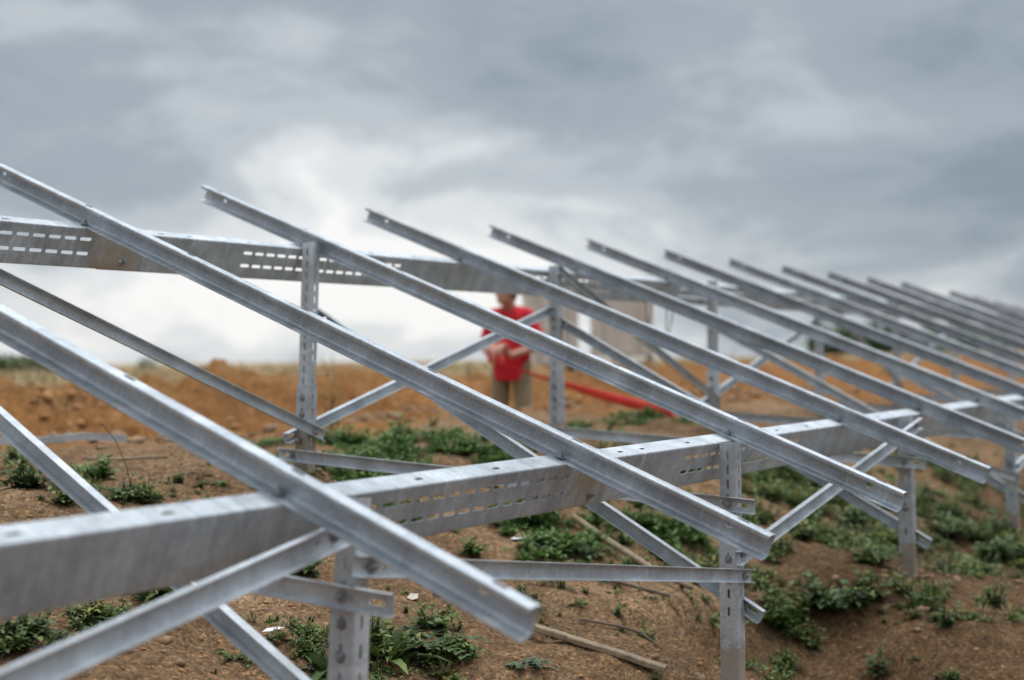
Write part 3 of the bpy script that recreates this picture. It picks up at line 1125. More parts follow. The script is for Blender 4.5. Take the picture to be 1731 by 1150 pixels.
for k, (nm, kind, x, y, s, mt, lab) in enumerate(WEEDS):
    plant(nm, kind, x, y, s, mt, lab, 100 + k)


def cover(name, centres, mat, label, seed, dens=3.0, thr=-.10, kinds=('mat', 'grass', 'mat', 'sprig', 'mat', 'rosette', 'mat', 'bush', 'grass'), size=(.045, .09)):
    """low growth that cannot be told apart plant by plant: one mass per patch"""
    rs = np.random.RandomState(seed)
    proto = [plant_leaves(kinds[k % len(kinds)], np.random.RandomState(seed * 31 + k), 1.0 * rs.uniform(*size)) for k in range(9)]
    parts = []
    for (cx, cy, rx, ry, n) in centres:
        n = int(n * dens)
        a = rs.uniform(0, 6.28, n); r = np.abs(rs.normal(0, .68, n))
        X = cx + rx * r * np.cos(a); Y = cy + ry * r * np.sin(a)
        keep = vnoise(X * 3.1, Y * 3.1, 99) + .6 * vnoise(X * 8.3, Y * 8.3, 98) > thr + .12 * r
        X, Y = X[keep], Y[keep]
        Z = height(X, Y) - .004
        for x, y, z in zip(X, Y, Z):
            v, q, t, c = proto[rs.randint(len(proto))]
            s = rs.uniform(.45, 1.3); ang = rs.uniform(0, 6.28)
            ca, sa = math.cos(ang) * s, math.sin(ang) * s
            w = np.stack([v[:, 0] * ca - v[:, 1] * sa + x, v[:, 0] * sa + v[:, 1] * ca + y, v[:, 2] * s + z], -1)
            parts.append((w, q, t, np.clip(c * rs.uniform(.6, 1.2) + rs.uniform(-.25, .3), 0, 1)))
    me = leaf_mesh(name, merge(parts), M[mat])
    link(bpy.data.objects.new(name, me), label=label, cat='weeds', kind='stuff')


cover('weed_cover', [(1.4, .2, .45, .5, 55), (1.9, .1, .6, .5, 60), (1.3, -.55, .35, .25, 26), (2.6, -.1, .7, .5, 60), (3.4, .1, .6, .4, 40), (4.3, -.1, .7, .4, 36)],
      'leaf_fresh', 'patch of low green weeds along the rear posts', 3)
cover('weed_cover', [(.58, -1.2, .4, .3, 30), (1.05, -1.35, .5, .35, 42), (.5, -1.55, .3, .2, 18), (1.35, -1.65, .5, .3, 36), (2.7, -1.15, .7, .4, 50), (1.9, -1.3, .5, .3, 30), (.15, -.75, .4, .3, 34), (.6, -.75, .5, .32, 44), (1.1, -.8, .45, .3, 36), (.3, -1.1, .4, .22, 26), (.9, -.4, .5, .3, 26)],
      'leaf_fresh', 'low green weeds between the front and the rear beam', 5, 3.2)
cover('weed_cover', [(3.5, -1.3, .8, .4, 56), (3.0, -1.7, .7, .35, 50), (2.7, -1.95, .5, .3, 34), (2.3, -1.75, .4, .3, 26), (3.6, -1.9, .7, .35, 56), (2.8, -2.25, .5, .25, 34), (4.5, -2.1, .8, .4, 60), (4.0, -2.45, .6, .3, 46), (3.6, -2.7, .5, .25, 30), (1.9, -2.1, .35, .2, 18), (1.6, -2.3, .4, .2, 20), (6.0, -1.7, 1.2, .7, 70), (1.0, -2.35, .4, .2, 12), (1.3, -2.0, .5, .3, 16), (5.6, -2.6, .9, .4, 40), (1.75, -2.75, .25, .15, 5), (1.35, -3.05, .35, .15, 4), (1.9, -3.0, .3, .15, 5), (2.5, -2.75, .4, .2, 9)],
      'leaf', 'dense low growth around the right-hand front posts', 7, 6.5, -.17)
cover('weed_cover', [(-.85, .25, .35, .3, 14), (-1.15, -.25, .3, .25, 16), (-.9, -.5, .2, .12, 9), (-2.1, -1.3, .2, .15, 10), (-1.8, -1.3, .2, .12, 8), (-1.5, -1.25, .2, .12, 10), (-.9, -1.25, .2, .12, 10), (-1.1, -1.75, .25, .14, 22), (-.95, -1.95, .25, .1, 10), (-1.35, -1.7, .15, .1, 8)],
      'leaf', 'sparse low weeds on the sandy ground at the left', 9)
cover('dry_litter', [(3.2, -1.9, 1.1, .6, 90), (2.2, -1.7, .9, .5, 50), (4.4, -2.2, .9, .5, 50), (2.0, .1, .9, .4, 40), (.0, -1.75, .9, .5, 46), (-1.2, -1.3, .9, .4, 34), (1.0, -2.2, .9, .4, 34), (2.2, -2.6, 1.2, .5, 60), (1.5, -2.9, .7, .35, 60)], 'dry',
      'dry grass wisps scattered over the sandy slope', 11, 1.0, -.1, ('grass',), (.035, .07))


cover('seedlings', [(-.2, -1.8, .9, .5, 60), (-1.2, -1.5, .7, .4, 36), (-.6, -.4, .8, .5, 40), (1.2, -2.5, 1.2, .4, 60), (.6, -2.0, .8, .4, 50), (1.5, -2.85, .7, .35, 90), (2.6, -2.9, .8, .3, 60)], 'leaf',
      'tiny scattered seedlings on the bare soil', 13, 1.5, -.1, ('sprig', 'rosette', 'grass', 'lobed'), (.016, .032))


def litter():
    """thin dead stems and twig bits strewn over the soil"""
    rs = np.random.RandomState(21)
    n = 1500
    x = rs.uniform(-2.4, 3.8, n); y = rs.uniform(-3.1, .9, n)
    base = np.stack([x, y, height(x, y) + .003], -1)
    ln = .02 + .13 * rs.uniform(0, 1, n) ** 2.2
    data = leaves(base, rs.uniform(0, 6.28, n), np.radians(rs.uniform(-4, 14, n)), ln, rs.uniform(.0015, .0045, n), rs.uniform(0, .1, n), rs.uniform(0, 1, n), .8)
    me = leaf_mesh('plant_litter', data, M['litter'])
    link(bpy.data.objects.new('plant_litter', me), label='dead stems and twig bits strewn over the soil', cat='litter', kind='stuff')


litter()


def field_grass():
    rs = np.random.RandomState(5)
    n = 9000
    d = 17 + 45 * rs.uniform(0, 1, n) ** 1.6
    a = R(30) + R(62) * rs.uniform(0, 1, n)
    x = CAM.x + np.sin(a) * d; y = CAM.y + np.cos(a) * d
    keep = (y > 5.2 + fbm(x * .5, y * .5, 3, 91) * 2) & (fbm(x * .35, y * .35, 3, 17) > -.22)
    x, y = x[keep], y[keep]
    n = len(x)
    base = np.stack([x, y, height(x, y) - .01], -1)
    az = rs.uniform(0, 6.28, n)
    ln = rs.uniform(.10, .30, n) * (1 + .5 * (rs.uniform(0, 1, n) > .97))
    data = leaves(base, az, np.radians(rs.uniform(50, 88, n)), ln, np.full(n, .022), rs.uniform(0, .5, n), rs.uniform(0, 1, n), .1)
    me = leaf_mesh('dry_grass', data, M['dry'])
    link(bpy.data.objects.new('dry_grass', me), label='dry straw-coloured grass on the field behind the soil bank', cat='grass', kind='stuff')


field_grass()


def far_bush(x, y, w, h, label, seed, mat='leaf_dark', name='bush', cat='bush'):
    rs = np.random.RandomState(seed)
    n = 900
    u = rs.normal(0, 1, (n, 3)); u /= np.linalg.norm(u, axis=1)[:, None]
    r = rs.uniform(.35, 1, n) ** .6
    lump = 1 + .35 * np.sin(u[:, 0] * 4 + seed) * np.cos(u[:, 2] * 5)
    p = u * (r * lump)[:, None] * np.array([w / 2, w / 2, h / 2])
    p[:, 2] = np.abs(p[:, 2] + h * .42)
    p += np.array([x, y, gz(x, y)])
    ln = rs.uniform(.06, .14, n) * max(w, h) * .8
    data = leaves(p, rs.uniform(0, 6.28, n), rs.uniform(-.3, 1.2, n), ln, ln * .6, rs.uniform(0, .5, n), rs.uniform(0, 1, n))
    me = leaf_mesh(name, data, M[mat])
    link(bpy.data.objects.new(name, me), label=label, cat=cat)


def polar(px_deg, d):
    """ground point at a bearing (degrees right of the view axis) and distance from the viewpoint"""
    a = yaw + R(px_deg)
    return CAM.x + math.sin(a) * d, CAM.y + math.cos(a) * d


for k, (b, d, w, h, lab) in enumerate([
        (-18.0, 38, 1.3, .55, 'dark low bush on the skyline at the left'),
        (-19.6, 55, 2.6, .6, 'distant grey-green bush at the left edge of the skyline'),
        (-14.6, 34, .5, .4, 'small bush on the skyline right of the dark one')]):
    x, y = polar(b, d)
    far_bush(x, y, w, h, lab, 40 + k)


def treeline():
    rs = np.random.RandomState(8)
    parts = []
    for k in range(46):
        b = 12.8 + 11.0 * rs.uniform(0, 1)
        d = 120 + 60 * rs.uniform(0, 1)
        x, y = polar(b, d)
        w = rs.uniform(5, 9); h = CAM.z - gz(x, y) + rs.uniform(.6, 2.4)
        n = 260
        u = rs.normal(0, 1, (n, 3)); u /= np.linalg.norm(u, axis=1)[:, None]
        p = u * rs.uniform(.4, 1, (n, 1)) ** .5 * np.array([w / 2, w / 2, h / 2])
        p += np.array([x, y, gz(x, y) + h * .45])
        ln = rs.uniform(.7, 1.4, n)
        parts.append(leaves(p, rs.uniform(0, 6.28, n), rs.uniform(-.3, 1.2, n), ln, ln * .7, rs.uniform(0, .5, n), rs.uniform(0, .8, n)))
    me = leaf_mesh('distant_wood', merge(parts), M['leaf_dark'])
    link(bpy.data.objects.new('distant_wood', me), label='far dark wood on the skyline at the right', cat='wood', kind='stuff')


treeline()


# ------------------------------------------------------------------ clods and pebbles
def rocks(name, pos, size, mat, label, cat, seed):
    rs = np.random.RandomState(seed)
    bm = bmesh.new(); bmesh.ops.create_icosphere(bm, subdivisions=1, radius=1.0)
    bv = np.array([v.co[:] for v in bm.verts]); bf = np.array([[v.index for v in f.verts] for f in bm.faces]); bm.free()
    n = len(pos); m = len(bv)
    sc = size[:, None] * rs.uniform(.6, 1.25, (n, 3)) * np.array([1, 1, .7])
    jit = 1 + rs.uniform(-.28, .28, (n, m, 1))
    v = bv[None] * jit * sc[:, None, :]
    a = rs.uniform(0, 6.28, n); ca, sa = np.cos(a)[:, None], np.sin(a)[:, None]
    w = np.stack([v[..., 0] * ca - v[..., 1] * sa, v[..., 0] * sa + v[..., 1] * ca, v[..., 2]], -1) + pos[:, None, :]
    f = (bf[None] + (np.arange(n) * m)[:, None, None]).reshape(-1, 3)
    me = np_mesh(name, w.reshape(-1, 3), None, f)
    me.materials.append(mat)
    link(bpy.data.objects.new(name, me), label=label, cat=cat, kind='stuff')


rs = np.random.RandomState(12)
n = 3600
x = rs.uniform(-2.6, 3.2, n); y = rs.uniform(-3.2, .9, n)
s = .0025 + .010 * rs.uniform(0, 1, n) ** 5
rocks('pebbles', np.stack([x, y, height(x, y) + s * .15], -1), s, M['clod_orange'], 'small pebbles and grit on the sandy slope', 'pebbles', 1)
n = 620
x = rs.uniform(-2.5, 3.5, n); y = rs.uniform(-3.2, 1.0, n)
s = .006 + .022 * rs.uniform(0, 1, n) ** 4
for fx_, fy_ in FEET:
    x = np.concatenate([x, fx_ + rs.normal(0, .10, 34)]); y = np.concatenate([y, fy_ + rs.normal(0, .10, 34)])
    s = np.concatenate([s, .005 + .020 * rs.uniform(0, 1, 34) ** 2])
rocks('soil_crumbs', np.stack([x, y, height(x, y) + s * .1], -1), s, M['clod'], 'brown soil crumbs lying on the sand', 'soil crumbs', 2)
n = 900
x = rs.uniform(-1, 11, n); y = 1.35 + rs.normal(0, .16, n) - .10 * np.clip(x - 4, 0, 6)
s = .010 + .045 * rs.uniform(0, 1, n) ** 3
rocks('soil_clods', np.stack([x, y, height(x, y) + s * .2], -1), s, M['clod'], 'brown clods heaped along the near edge of the trench', 'clods', 3)
n = 1500
x = rs.uniform(0, 14, n); y = rs.uniform(2.5, 4.3, n)
s = .01 + .045 * rs.uniform(0, 1, n) ** 4
rocks('bank_clods', np.stack([x, y, height(x, y) + s * .15], -1), s, M['clod_orange'], 'orange earth lumps on the spoil bank', 'clods', 4)


# ------------------------------------------------------------------ loose things on the ground
def tube(name, pts, rad, mat, sides=7, parent=None, flat=1.0, **kw):
    """tapered tube through points; rad = radius or list"""
    pts = [Vector(p) for p in pts]
    rr = rad if isinstance(rad, (list, tuple)) else [rad] * len(pts)
    V = []; F = []
    for i, p in enumerate(pts):
        d = (pts[min(i + 1, len(pts) - 1)] - pts[max(i - 1, 0)]).normalized()
        s_ = d.cross(Vector((0, 0, 1)))
        s_ = s_.normalized() if s_.length > 1e-4 else Vector((1, 0, 0))
        u_ = s_.cross(d)
        for k in range(sides):
            a = 2 * math.pi * k / sides
            V.append(p + s_ * math.cos(a) * rr[i] + u_ * math.sin(a) * rr[i] * flat)
    for i in range(len(pts) - 1):
        for k in range(sides):
            a = i * sides + k; b = i * sides + (k + 1) % sides
            F.append((a, b, b + sides, a + sides))
    F.append(tuple(range(sides))[::-1]); F.append(tuple(range((len(pts) - 1) * sides, len(pts) * sides)))
    return mesh_obj(name, V, F, mat, parent, True, **kw)


def on_ground(pts, lift=.006):
    return [(x, y, gz(x, y) + lift) for x, y in pts]


def lath(name, a, b, w, h, mat, label, cat, lift=.0, seed=1):
    """squared timber with slightly waney, bevelled edges"""
    A = Vector((a[0], a[1], gz(*a) + lift)); B = Vector((b[0], b[1], gz(*b) + lift))
    up_ = max(gz(*A.lerp(B, k / 12).xy) - A.lerp(B, k / 12).z for k in range(13))
    A.z += max(0, up_ - .006); B.z += max(0, up_ - .006)
    d = (B - A).normalized(); s_ = d.cross(Vector((0, 0, 1))).normalized(); u_ = s_.cross(d)
    r_ = random.Random(seed)
    V = []; F = []
    n = 9; c = .18 * min(w, h)
    ring = [(-w / 2, c), (-w / 2 + c, 0), (w / 2 - c, 0), (w / 2, c), (w / 2, h - c), (w / 2 - c, h), (-w / 2 + c, h), (-w / 2, h - c)]
    for i in range(n):
        p = A.lerp(B, i / (n - 1)) + s_ * r_.uniform(-.003, .003) + u_ * r_.uniform(-.002, .002)
        for (q, t) in ring:
            V.append(p + s_ * q * r_.uniform(.93, 1.05) + u_ * t)
    for i in range(n - 1):
        for k in range(8):
            a_ = i * 8 + k; b_ = i * 8 + (k + 1) % 8
            F.append((a_, b_, b_ + 8, a_ + 8))
    F.append(tuple(range(8))[::-1]); F.append(tuple(range((n - 1) * 8, n * 8)))
    return mesh_obj(name, V, F, mat, label=label, cat=cat)


lath('wooden_lath', (-.47, -1.96), (-.36, -2.44), .040, .022, M['wood'], 'brown wooden lath on the soil at the bottom centre', 'lath', .004)
tube('wooden_stick', on_ground([(.86, -1.40), (.80, -1.62), (.71, -1.86), (.60, -2.10)], .040), [.013, .016, .015, .012], M['wood'], label='pale wooden stick lying in the weeds under the slotted beam', cat='stick')
tube('twig', on_ground([(-.90, -1.78), (-.94, -1.86), (-.985, -1.97)], .008), [.005, .006, .004], M['twig'], label='dry twig beside the dark feathery weed clump', cat='twig')
tube('twig', on_ground([(.30, -1.74), (.36, -1.85), (.44, -2.08)], .018), [.009, .010, .006], M['twig'], label='brown twig on the slope right of the near-level brace middle', cat='twig')
tube('twig', on_ground([(-.20, -2.02), (-.12, -2.14), (-.10, -2.22), (-.16, -2.33)], .016), [.004, .006, .005, .003], M['twig'], label='thin crooked twig near the pale rosette', cat='twig')
tube('dry_stalk', [(-.90, -.46, gz(-.90, -.46)), (-.915, -.45, gz(-.9, -.45) + .10), (-.95, -.43, gz(-.9, -.45) + .20), (-1.0, -.41, gz(-.9, -.45) + .27)], [.002, .002, .0018, .003], M['twig'], label='tall dry grass stalk leaning left from the tuft', cat='stalk')
tube('wooden_batten', on_ground([(-.42, .36), (-.28, .28), (-.14, .13)], .010), [.010, .011, .010], M['wood'], flat=.6, label='thin grey batten lying on the sand at left', cat='batten')
# loose bent channel at the left
pts = [(-.75, 1.15), (-.45, 1.12), (-.15, 1.06), (.12, .95), (.30, .86)]
base = on_ground(pts, .02)
V = []; F = []
h_, f_ = .036, .020
for i, p in enumerate(base):
    p = Vector(p); q = Vector(base[min(i + 1, 4)]) - Vector(base[max(i - 1, 0)])
    s_ = Vector((q.y, -q.x, 0)).normalized()
    for (a, b) in ((f_, h_), (0, h_), (0, 0), (f_, 0), (f_, .003), (.003, .003), (.003, h_ - .003), (f_, h_ - .003)):
        V.append(p - s_ * a + Vector((0, 0, b)))
for i in range(4):
    for k in range(8):
        a = i * 8 + k; b = i * 8 + (k + 1) % 8
        F.append((a, b, b + 8, a + 8))
for i0 in (0, 32):
    F += [(i0, i0 + 1, i0 + 6, i0 + 7), (i0 + 1, i0 + 2, i0 + 5, i0 + 6), (i0 + 2, i0 + 3, i0 + 4, i0 + 5)]
mesh_obj('loose_channel', V, F, M['brace'], label='loose bent steel channel lying at the foot of the soil bank', cat='channel')
tube('black_cable', on_ground([(-1.86, -1.22), (-1.885, -1.27), (-1.90, -1.31), (-1.925, -1.35), (-1.93, -1.42)], .008), .005, M['black'], label='short black cable end bending over the soil at left', cat='cable')
tube('black_cable', on_ground([(-2.5, -1.20), (-2.3, -1.28), (-2.18, -1.33), (-2.06, -1.41), (-1.97, -1.44)], .006), .005, M['black'], label='black cable running in from the lower left edge', cat='cable')


def shard(name, x, y, pts, mat, label, tilt=(.15, .1), cat='scrap'):
    z = gz(x, y) + .012
    V = []
    for (a, b) in pts:
        V.append(Vector((x + a, y + b, z + a * tilt[0] + b * tilt[1] + .15 * a * a)))
    n_ = len(V)
    V += [v + Vector((0, 0, .0016)) for v in V]
    F = [tuple(range(n_))[::-1], tuple(range(n_, 2 * n_))] + [(i, (i + 1) % n_, (i + 1) % n_ + n_, i + n_) for i in range(n_)]
    mesh_obj(name, V, F, mat, label=label, cat=cat)


shard('paper_scrap', -1.37, -1.58, [(-.03, .015), (.0, .022), (.028, -.002), (.034, -.02), (.004, -.012), (-.016, .0)], M['paper'], 'torn white shard on the soil left of the nearest front post')
shard('cardboard_scrap', -.65, -1.60, [(-.02, .015), (.012, .02), (.024, -.004), (.0, -.018), (-.02, -.008)], M['scrap'], 'small beige scrap on the slope beneath the foreground rafter', (.3, .25))
shard('plastic_scrap', .42, -1.39, [(-.05, .02), (.0, .025), (.05, -.012), (.04, -.025), (-.02, -.005)], M['paper'], 'pale plastic scrap lying among the weeds under the beam', (.1, .2))


# ------------------------------------------------------------------ cardboard pallets behind the bank
def box_mesh(name, sx, sy, sz, bev, mat):
    bm = bmesh.new()
    bmesh.ops.create_cube(bm, size=1.0)
    bmesh.ops.scale(bm, vec=(sx, sy, sz), verts=bm.verts)
    bmesh.ops.translate(bm, vec=(0, 0, sz / 2), verts=bm.verts)
    bmesh.ops.bevel(bm, geom=bm.edges[:], offset=bev, segments=2, affect='EDGES')
    me = bpy.data.meshes.new(name)
    bm.to_mesh(me); bm.free()
    me.materials.append(mat)
    return me


def carton(x, y, w, d, h, rot, label):
    root = empty('pallet_carton', (x, y, gz(x, y) - .01), label=label, cat='carton', group='cartons on pallets behind the soil bank')
    root.rotation_euler = (0, 0, rot)

    def put(name, me, loc, parent=None):
        o = bpy.data.objects.new(name, me)
        o.location = loc
        return link(o, parent or root)
    for k in range(5):
        put('deck_board', box_mesh('deck_board', w, .11, .02, .003, M['pallet_wood']), (0, -d / 2 + .06 + k * (d - .12) / 4, .105))
    for s_ in (-1, 0, 1):
        put('bearer', box_mesh('bearer', .09, d, .10, .004, M['pallet_wood']), (s_ * (w / 2 - .05), 0, .004))
    body = put('carton_body', box_mesh('carton_body', w - .02, d - .02, h - .13, .012, M['cardboard']), (0, 0, .126))
    put('lid', box_mesh('lid', w + .004, d + .004, .16, .012, M['cardboard']), (0, 0, h - .16 - .126 + .004), body)
    for s_ in (-.28, .28):
        put('strap', box_mesh('strap', .022, d + .012, h - .11, .003, M['strap']), (s_ * w, 0, -.006), body)


x, y = polar(1.55, 24.0)
carton(x, y, .86, 1.0, 1.46, -yaw + .10, 'brown cardboard carton on a pallet directly behind the worker')
x, y = polar(4.45, 24.0)
carton(x, y, 1.06, 1.0, 1.42, -yaw - .06, 'wider brown cardboard carton on a pallet right of the worker')
# thin cable loops hanging from the rear beam
for k, (xx, sag, lab) in enumerate([(3.32, .14, 'thin dark cable loop hanging from the rear beam right of the cartons'), (3.62, .20, 'second thin cable loop hanging from the rear beam')]):
    z0 = OZ - .43
    tube('hanging_cable', [(xx, -.545, z0), (xx + .015, -.55, z0 - .05), (xx + .01, -.55, z0 - sag), (xx + .06, -.54, z0 - sag - .04), (xx + .11, -.545, z0 - sag * .5), (xx + .12, -.545, z0)], .004, M['black'], label=lab, cat='cable')


# ------------------------------------------------------------------ the worker
def capsule(V, F, a, ra, b, rb, seg=14, rings=5):
    a, b = Vector(a), Vector(b)
    d = b - a
    q = d.to_track_quat('Z', 'Y') if d.length > 1e-6 else Quaternion()
    L = d.length
    i0 = len(V)
    prof = []
    for k in range(rings + 1):
        t = -math.pi / 2 + (math.pi / 2) * k / rings
        prof.append((ra * math.cos(t), ra * math.sin(t)))
    for k in range(rings + 1):
        t = (math.pi / 2) * k / rings
        prof.append((rb * math.cos(t), L + rb * math.sin(t)))
    for (r, z) in prof:
        for k in range(seg):
            an = 2 * math.pi * k / seg
            V.append(a + q @ Vector((max(r, 1e-4) * math.cos(an), max(r, 1e-4) * math.sin(an), z)))
    n = len(prof)
    for j in range(n - 1):
        for k in range(seg):
            p = i0 + j * seg + k; p2 = i0 + j * seg + (k + 1) % seg
            F.append((p, p2, p2 + seg, p + seg))
    F.append(tuple(i0 + k for k in range(seg))[::-1])
    F.append(tuple(i0 + (n - 1) * seg + k for k in range(seg)))


def fused(name, caps, voxel, mat, parent, smooth_it=6, cut=None):
    """one continuous skin over overlapping tapered capsules"""
    V = []; F = []
    for (a, ra, b, rb) in caps:
        capsule(V, F, a, ra, b, rb)
    me = bpy.data.meshes.new(name + '_src')
    me.from_pydata([tuple(v) for v in V], [], F)
    tmp = bpy.data.objects.new(name + '_src', me)
    COL.objects.link(tmp)
    r_ = tmp.modifiers.new('r', 'REMESH'); r_.mode = 'VOXEL'; r_.voxel_size = voxel; r_.use_smooth_shade = True
    s_ = tmp.modifiers.new('s', 'SMOOTH'); s_.iterations = smooth_it; s_.factor = .5
    dg = bpy.context.evaluated_depsgraph_get()
    res = bpy.data.meshes.new_from_object(tmp.evaluated_get(dg))
    res.name = name
    bpy.data.objects.remove(tmp)
    if cut is not None:
        bm = bmesh.new(); bm.from_mesh(res)
        bmesh.ops.bisect_plane(bm, geom=bm.verts[:] + bm.edges[:] + bm.faces[:], plane_co=(0, 0, cut), plane_no=(0, .03, 1), clear_inner=True)
        bm.to_mesh(res); bm.free()
    res.materials.clear(); res.materials.append(mat)
    res.shade_smooth()
    return link(bpy.data.objects.new(name, res), parent)


def worker(x, y, rotz):
    root = empty('person', (x, y, gz(x, y)), label='worker in red T-shirt and khaki trousers unrolling tape beyond the rear beam', cat='person')
    root.rotation_euler = (0, 0, rotz)
    # local: faces -y, z up
    ex = [(-.255, -.01, 1.10), (.275, .02, 1.11)]
    wr = [(-.085, -.255, 1.075), (.115, -.26, 1.02)]
    sh = [(-.165, -.02, 1.375), (.165, -.02, 1.375)]
    hip = [(-.09, 0, .93), (.09, 0, .93)]
    knee = [(-.115, -.035, .50), (.125, -.02, .50)]
    ank = [(-.12, .025, .10), (.15, .03, .10)]
    body = []
    for s in (0, 1):
        sg = -1 if s == 0 else 1
        body += [(hip[s], .088, knee[s], .058), (knee[s], .058, ank[s], .040),
                 ((ank[s][0], ank[s][1] + .02, .045), .040, (ank[s][0] + sg * .03, ank[s][1] - .17, .035), .034),
                 (sh[s], .056, ex[s], .043), (ex[s], .043, wr[s], .029),
                 ((sg * .055, .01, .94), .112, (sg * .058, -.01, 1.16), .098), ((sg * .058, -.01, 1.16), .098, (sg * .075, -.02, 1.34), .092),
                 ((sg * .05, -.015, 1.40), .06, sh[s], .055)]
    HD = Vector((0, -.055, -.055))       # the head hangs forward, looking at the hands
    def hd(*c):
        return tuple(Vector(c) + HD)
    body += [((0, -.01, 1.40), .062, hd(0, -.02, 1.56), .054), (hd(0, -.075, 1.655), .088, hd(0, -.035, 1.665), .092), (hd(0, -.12, 1.565), .050, hd(0, -.09, 1.63), .074),
             (hd(0, -.178, 1.595), .012, hd(0, -.158, 1.632), .012), (hd(0, -.155, 1.545), .022, hd(0, -.14, 1.57), .03)]
    for sg in (-1, 1):
        body += [(hd(sg * .095, -.05, 1.62), .014, hd(sg * .10, -.04, 1.655), .017)]
        body += [(hd(sg * .035, -.145, 1.645), .014, hd(sg * .04, -.14, 1.648), .014)]
    # hands: palm, four unequal curled fingers round the roll, thumb from the side of the palm
    rc = Vector((.02, -.335, 1.03)); rr = .078
    for s in (0, 1):
        sg = -1 if s == 0 else 1
        w = Vector(wr[s]); pc = rc + Vector((sg * .055, .045, .055))
        palm = (w, .028, pc, .030)
        body.append(palm)
        body.append(((pc.x - .018, pc.y, pc.z), .022, (pc.x + .022, pc.y, pc.z), .020))
        for k in range(4):
            fx_ = pc.x - .030 + .021 * k
            reach = [1.9, 2.25, 2.15, 1.75][k]
            prev = Vector((fx_, pc.y - .02, pc.z + .012))
            for j in range(1, 4):
                an = math.radians(55) + reach * j / 3
                p = Vector((fx_, rc.y + math.cos(an) * (rr + .010), rc.z + math.sin(an) * (rr + .010)))
                body.append((tuple(prev), .0095, tuple(p), .0088))
                prev = p
        tb = pc + Vector((-sg * .034, .01, -.01))
        t1 = tb + Vector((-sg * .016, -.02, -.035)); t2 = t1 + Vector((0, -.025, -.020))
        body += [(tuple(pc), .014, tuple(tb), .012), (tuple(tb), .012, tuple(t1), .0105), (tuple(t1), .0105, tuple(t2), .009)]
    fused('body', body, .0055, M['skin'], root, 3)
    shirt = []
    for s in (0, 1):
        sg = -1 if s == 0 else 1
        e = Vector(sh[s]).lerp(Vector(ex[s]), .74)
        shirt += [((sg * .055, .01, .74), .124, (sg * .058, -.01, 1.16), .112), ((sg * .058, -.01, 1.16), .112, (sg * .078, -.02, 1.35), .104),
                  ((sg * .045, -.015, 1.40), .064, sh[s], .064), (sh[s], .064, tuple(e), .066)]
    shirt += [((0, -.015, .74), .118, (0, -.03, 1.1), .112)]
    fused('shirt', shirt, .011, M['shirt'], root, 5, .80)
    tr = []
    for s in (0, 1):
        sg = -1 if s == 0 else 1
        tr += [((sg * .045, .01, .90), .108, hip[s], .094), (hip[s], .094, knee[s], .076), (knee[s], .082, (ank[s][0], ank[s][1], .12), .072)]
    fused('trousers', tr, .011, M['trousers'], root, 4)
    boots = [('boot', s) for s in (0, 1)]
    for nm, s in boots:
        sg = -1 if s == 0 else 1
        fused(nm, [((ank[s][0], ank[s][1], .14), .056, (ank[s][0], ank[s][1] + .015, .055), .056),
                   ((ank[s][0], ank[s][1] + .02, .055), .054, (ank[s][0] + sg * .03, ank[s][1] - .19, .048), .048)], .010, M['boot'], root, 3)
    hair = [(hd(0, -.05, 1.695), .092, hd(0, -.005, 1.675), .094), (hd(0, .015, 1.66), .085, hd(0, .02, 1.60), .070), (hd(0, -.115, 1.715), .050, hd(0, -.06, 1.73), .06)]
    fused('hair', hair, .008, M['hair'], root, 3)
    return root, rc, rr


mx, my = 5.83, 2.01
man, rc, rr = worker(mx, my, -yaw + R(-26))
mrot = Matrix.Translation((mx, my, gz(mx, my))) @ Matrix.Rotation(-yaw + R(-26), 4, 'Z')


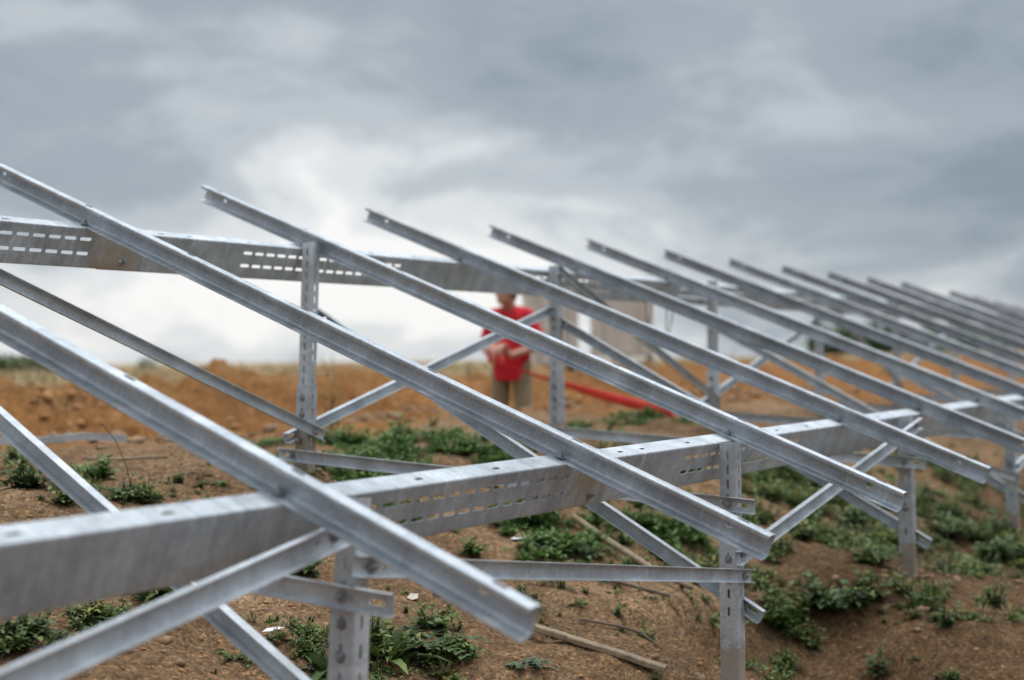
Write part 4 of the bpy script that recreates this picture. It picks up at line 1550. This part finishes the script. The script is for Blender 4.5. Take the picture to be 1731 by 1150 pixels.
def tape():
    c = mrot @ rc
    ax_ = (mrot.to_3x3() @ Vector((1, 0, 0))).normalized()
    root = empty('tape_roll', c, label='roll of red warning tape held by the worker with its strip trailing away', cat='tape')
    # roll: hollow cylinder along local x
    def ring(name, r0, r1, half, mat):
        V = []; F = []
        n_ = 28
        e1 = Vector((0, 0, 1)); e2 = ax_.cross(e1).normalized()
        for (r, h) in ((r1, -half), (r1, half), (r0, half), (r0, -half)):
            for k in range(n_):
                a = 2 * math.pi * k / n_
                V.append(ax_ * h + (e1 * math.cos(a) + e2 * math.sin(a)) * r)
        for j in range(4):
            for k in range(n_):
                a = j * n_ + k; b = j * n_ + (k + 1) % n_; d = ((j + 1) % 4) * n_
                F.append((a, b, d + (k + 1) % n_, d + k))
        return mesh_obj(name, V, F, mat, root, False)
    ring('wound_tape', .026, rr - .001, .055, M['red_tape'])
    ring('print_band', rr - .0005, rr + .0006, .018, M['tape_white'])
    ring('core', .021, .0258, .057, M['cardboard'])
    # the strip: hangs from the roll and runs over the trench edge to the ground on the right
    pts = [Vector((0, 0, -rr)), ]
    end = Vector((4.72, -.05, 0)); end.z = gz(4.72, -.05) + .05
    start = c + Vector((.04, -.02, -rr))
    P = []
    for k in range(25):
        t = k / 24
        p = start.lerp(end, t)
        p.z -= .02 * math.sin(math.pi * t)
        p.z = max(p.z, gz(p.x, p.y) + .035)
        P.append(p)
    P.append(Vector((4.62, -.16, gz(4.62, -.16) - .03)))
    V = []; F = []
    for k, p in enumerate(P):
        d = (P[min(k + 1, len(P) - 1)] - P[max(k - 1, 0)]).normalized()
        side = d.cross(Vector((0, 0, 1))).normalized()
        upd = side.cross(d)
        tw = .35 + .85 * min(1, k / 16)
        wv = (side * math.cos(tw) + upd * math.sin(tw)) * (.028 + .018 * min(1, k / 16))
        nv = wv.cross(d).normalized() * .0006
        V += [p - c + wv + nv, p - c - wv + nv, p - c - wv - nv, p - c + wv - nv]
    for k in range(len(P) - 1):
        for j in range(4):
            a = k * 4 + j; b = k * 4 + (j + 1) % 4
            F.append((a, b, b + 4, a + 4))
    F += [(3, 2, 1, 0), tuple(len(V) - 4 + j for j in range(4))]
    mesh_obj('tape_strip', V, F, M['red_tape'], root, True)


tape()
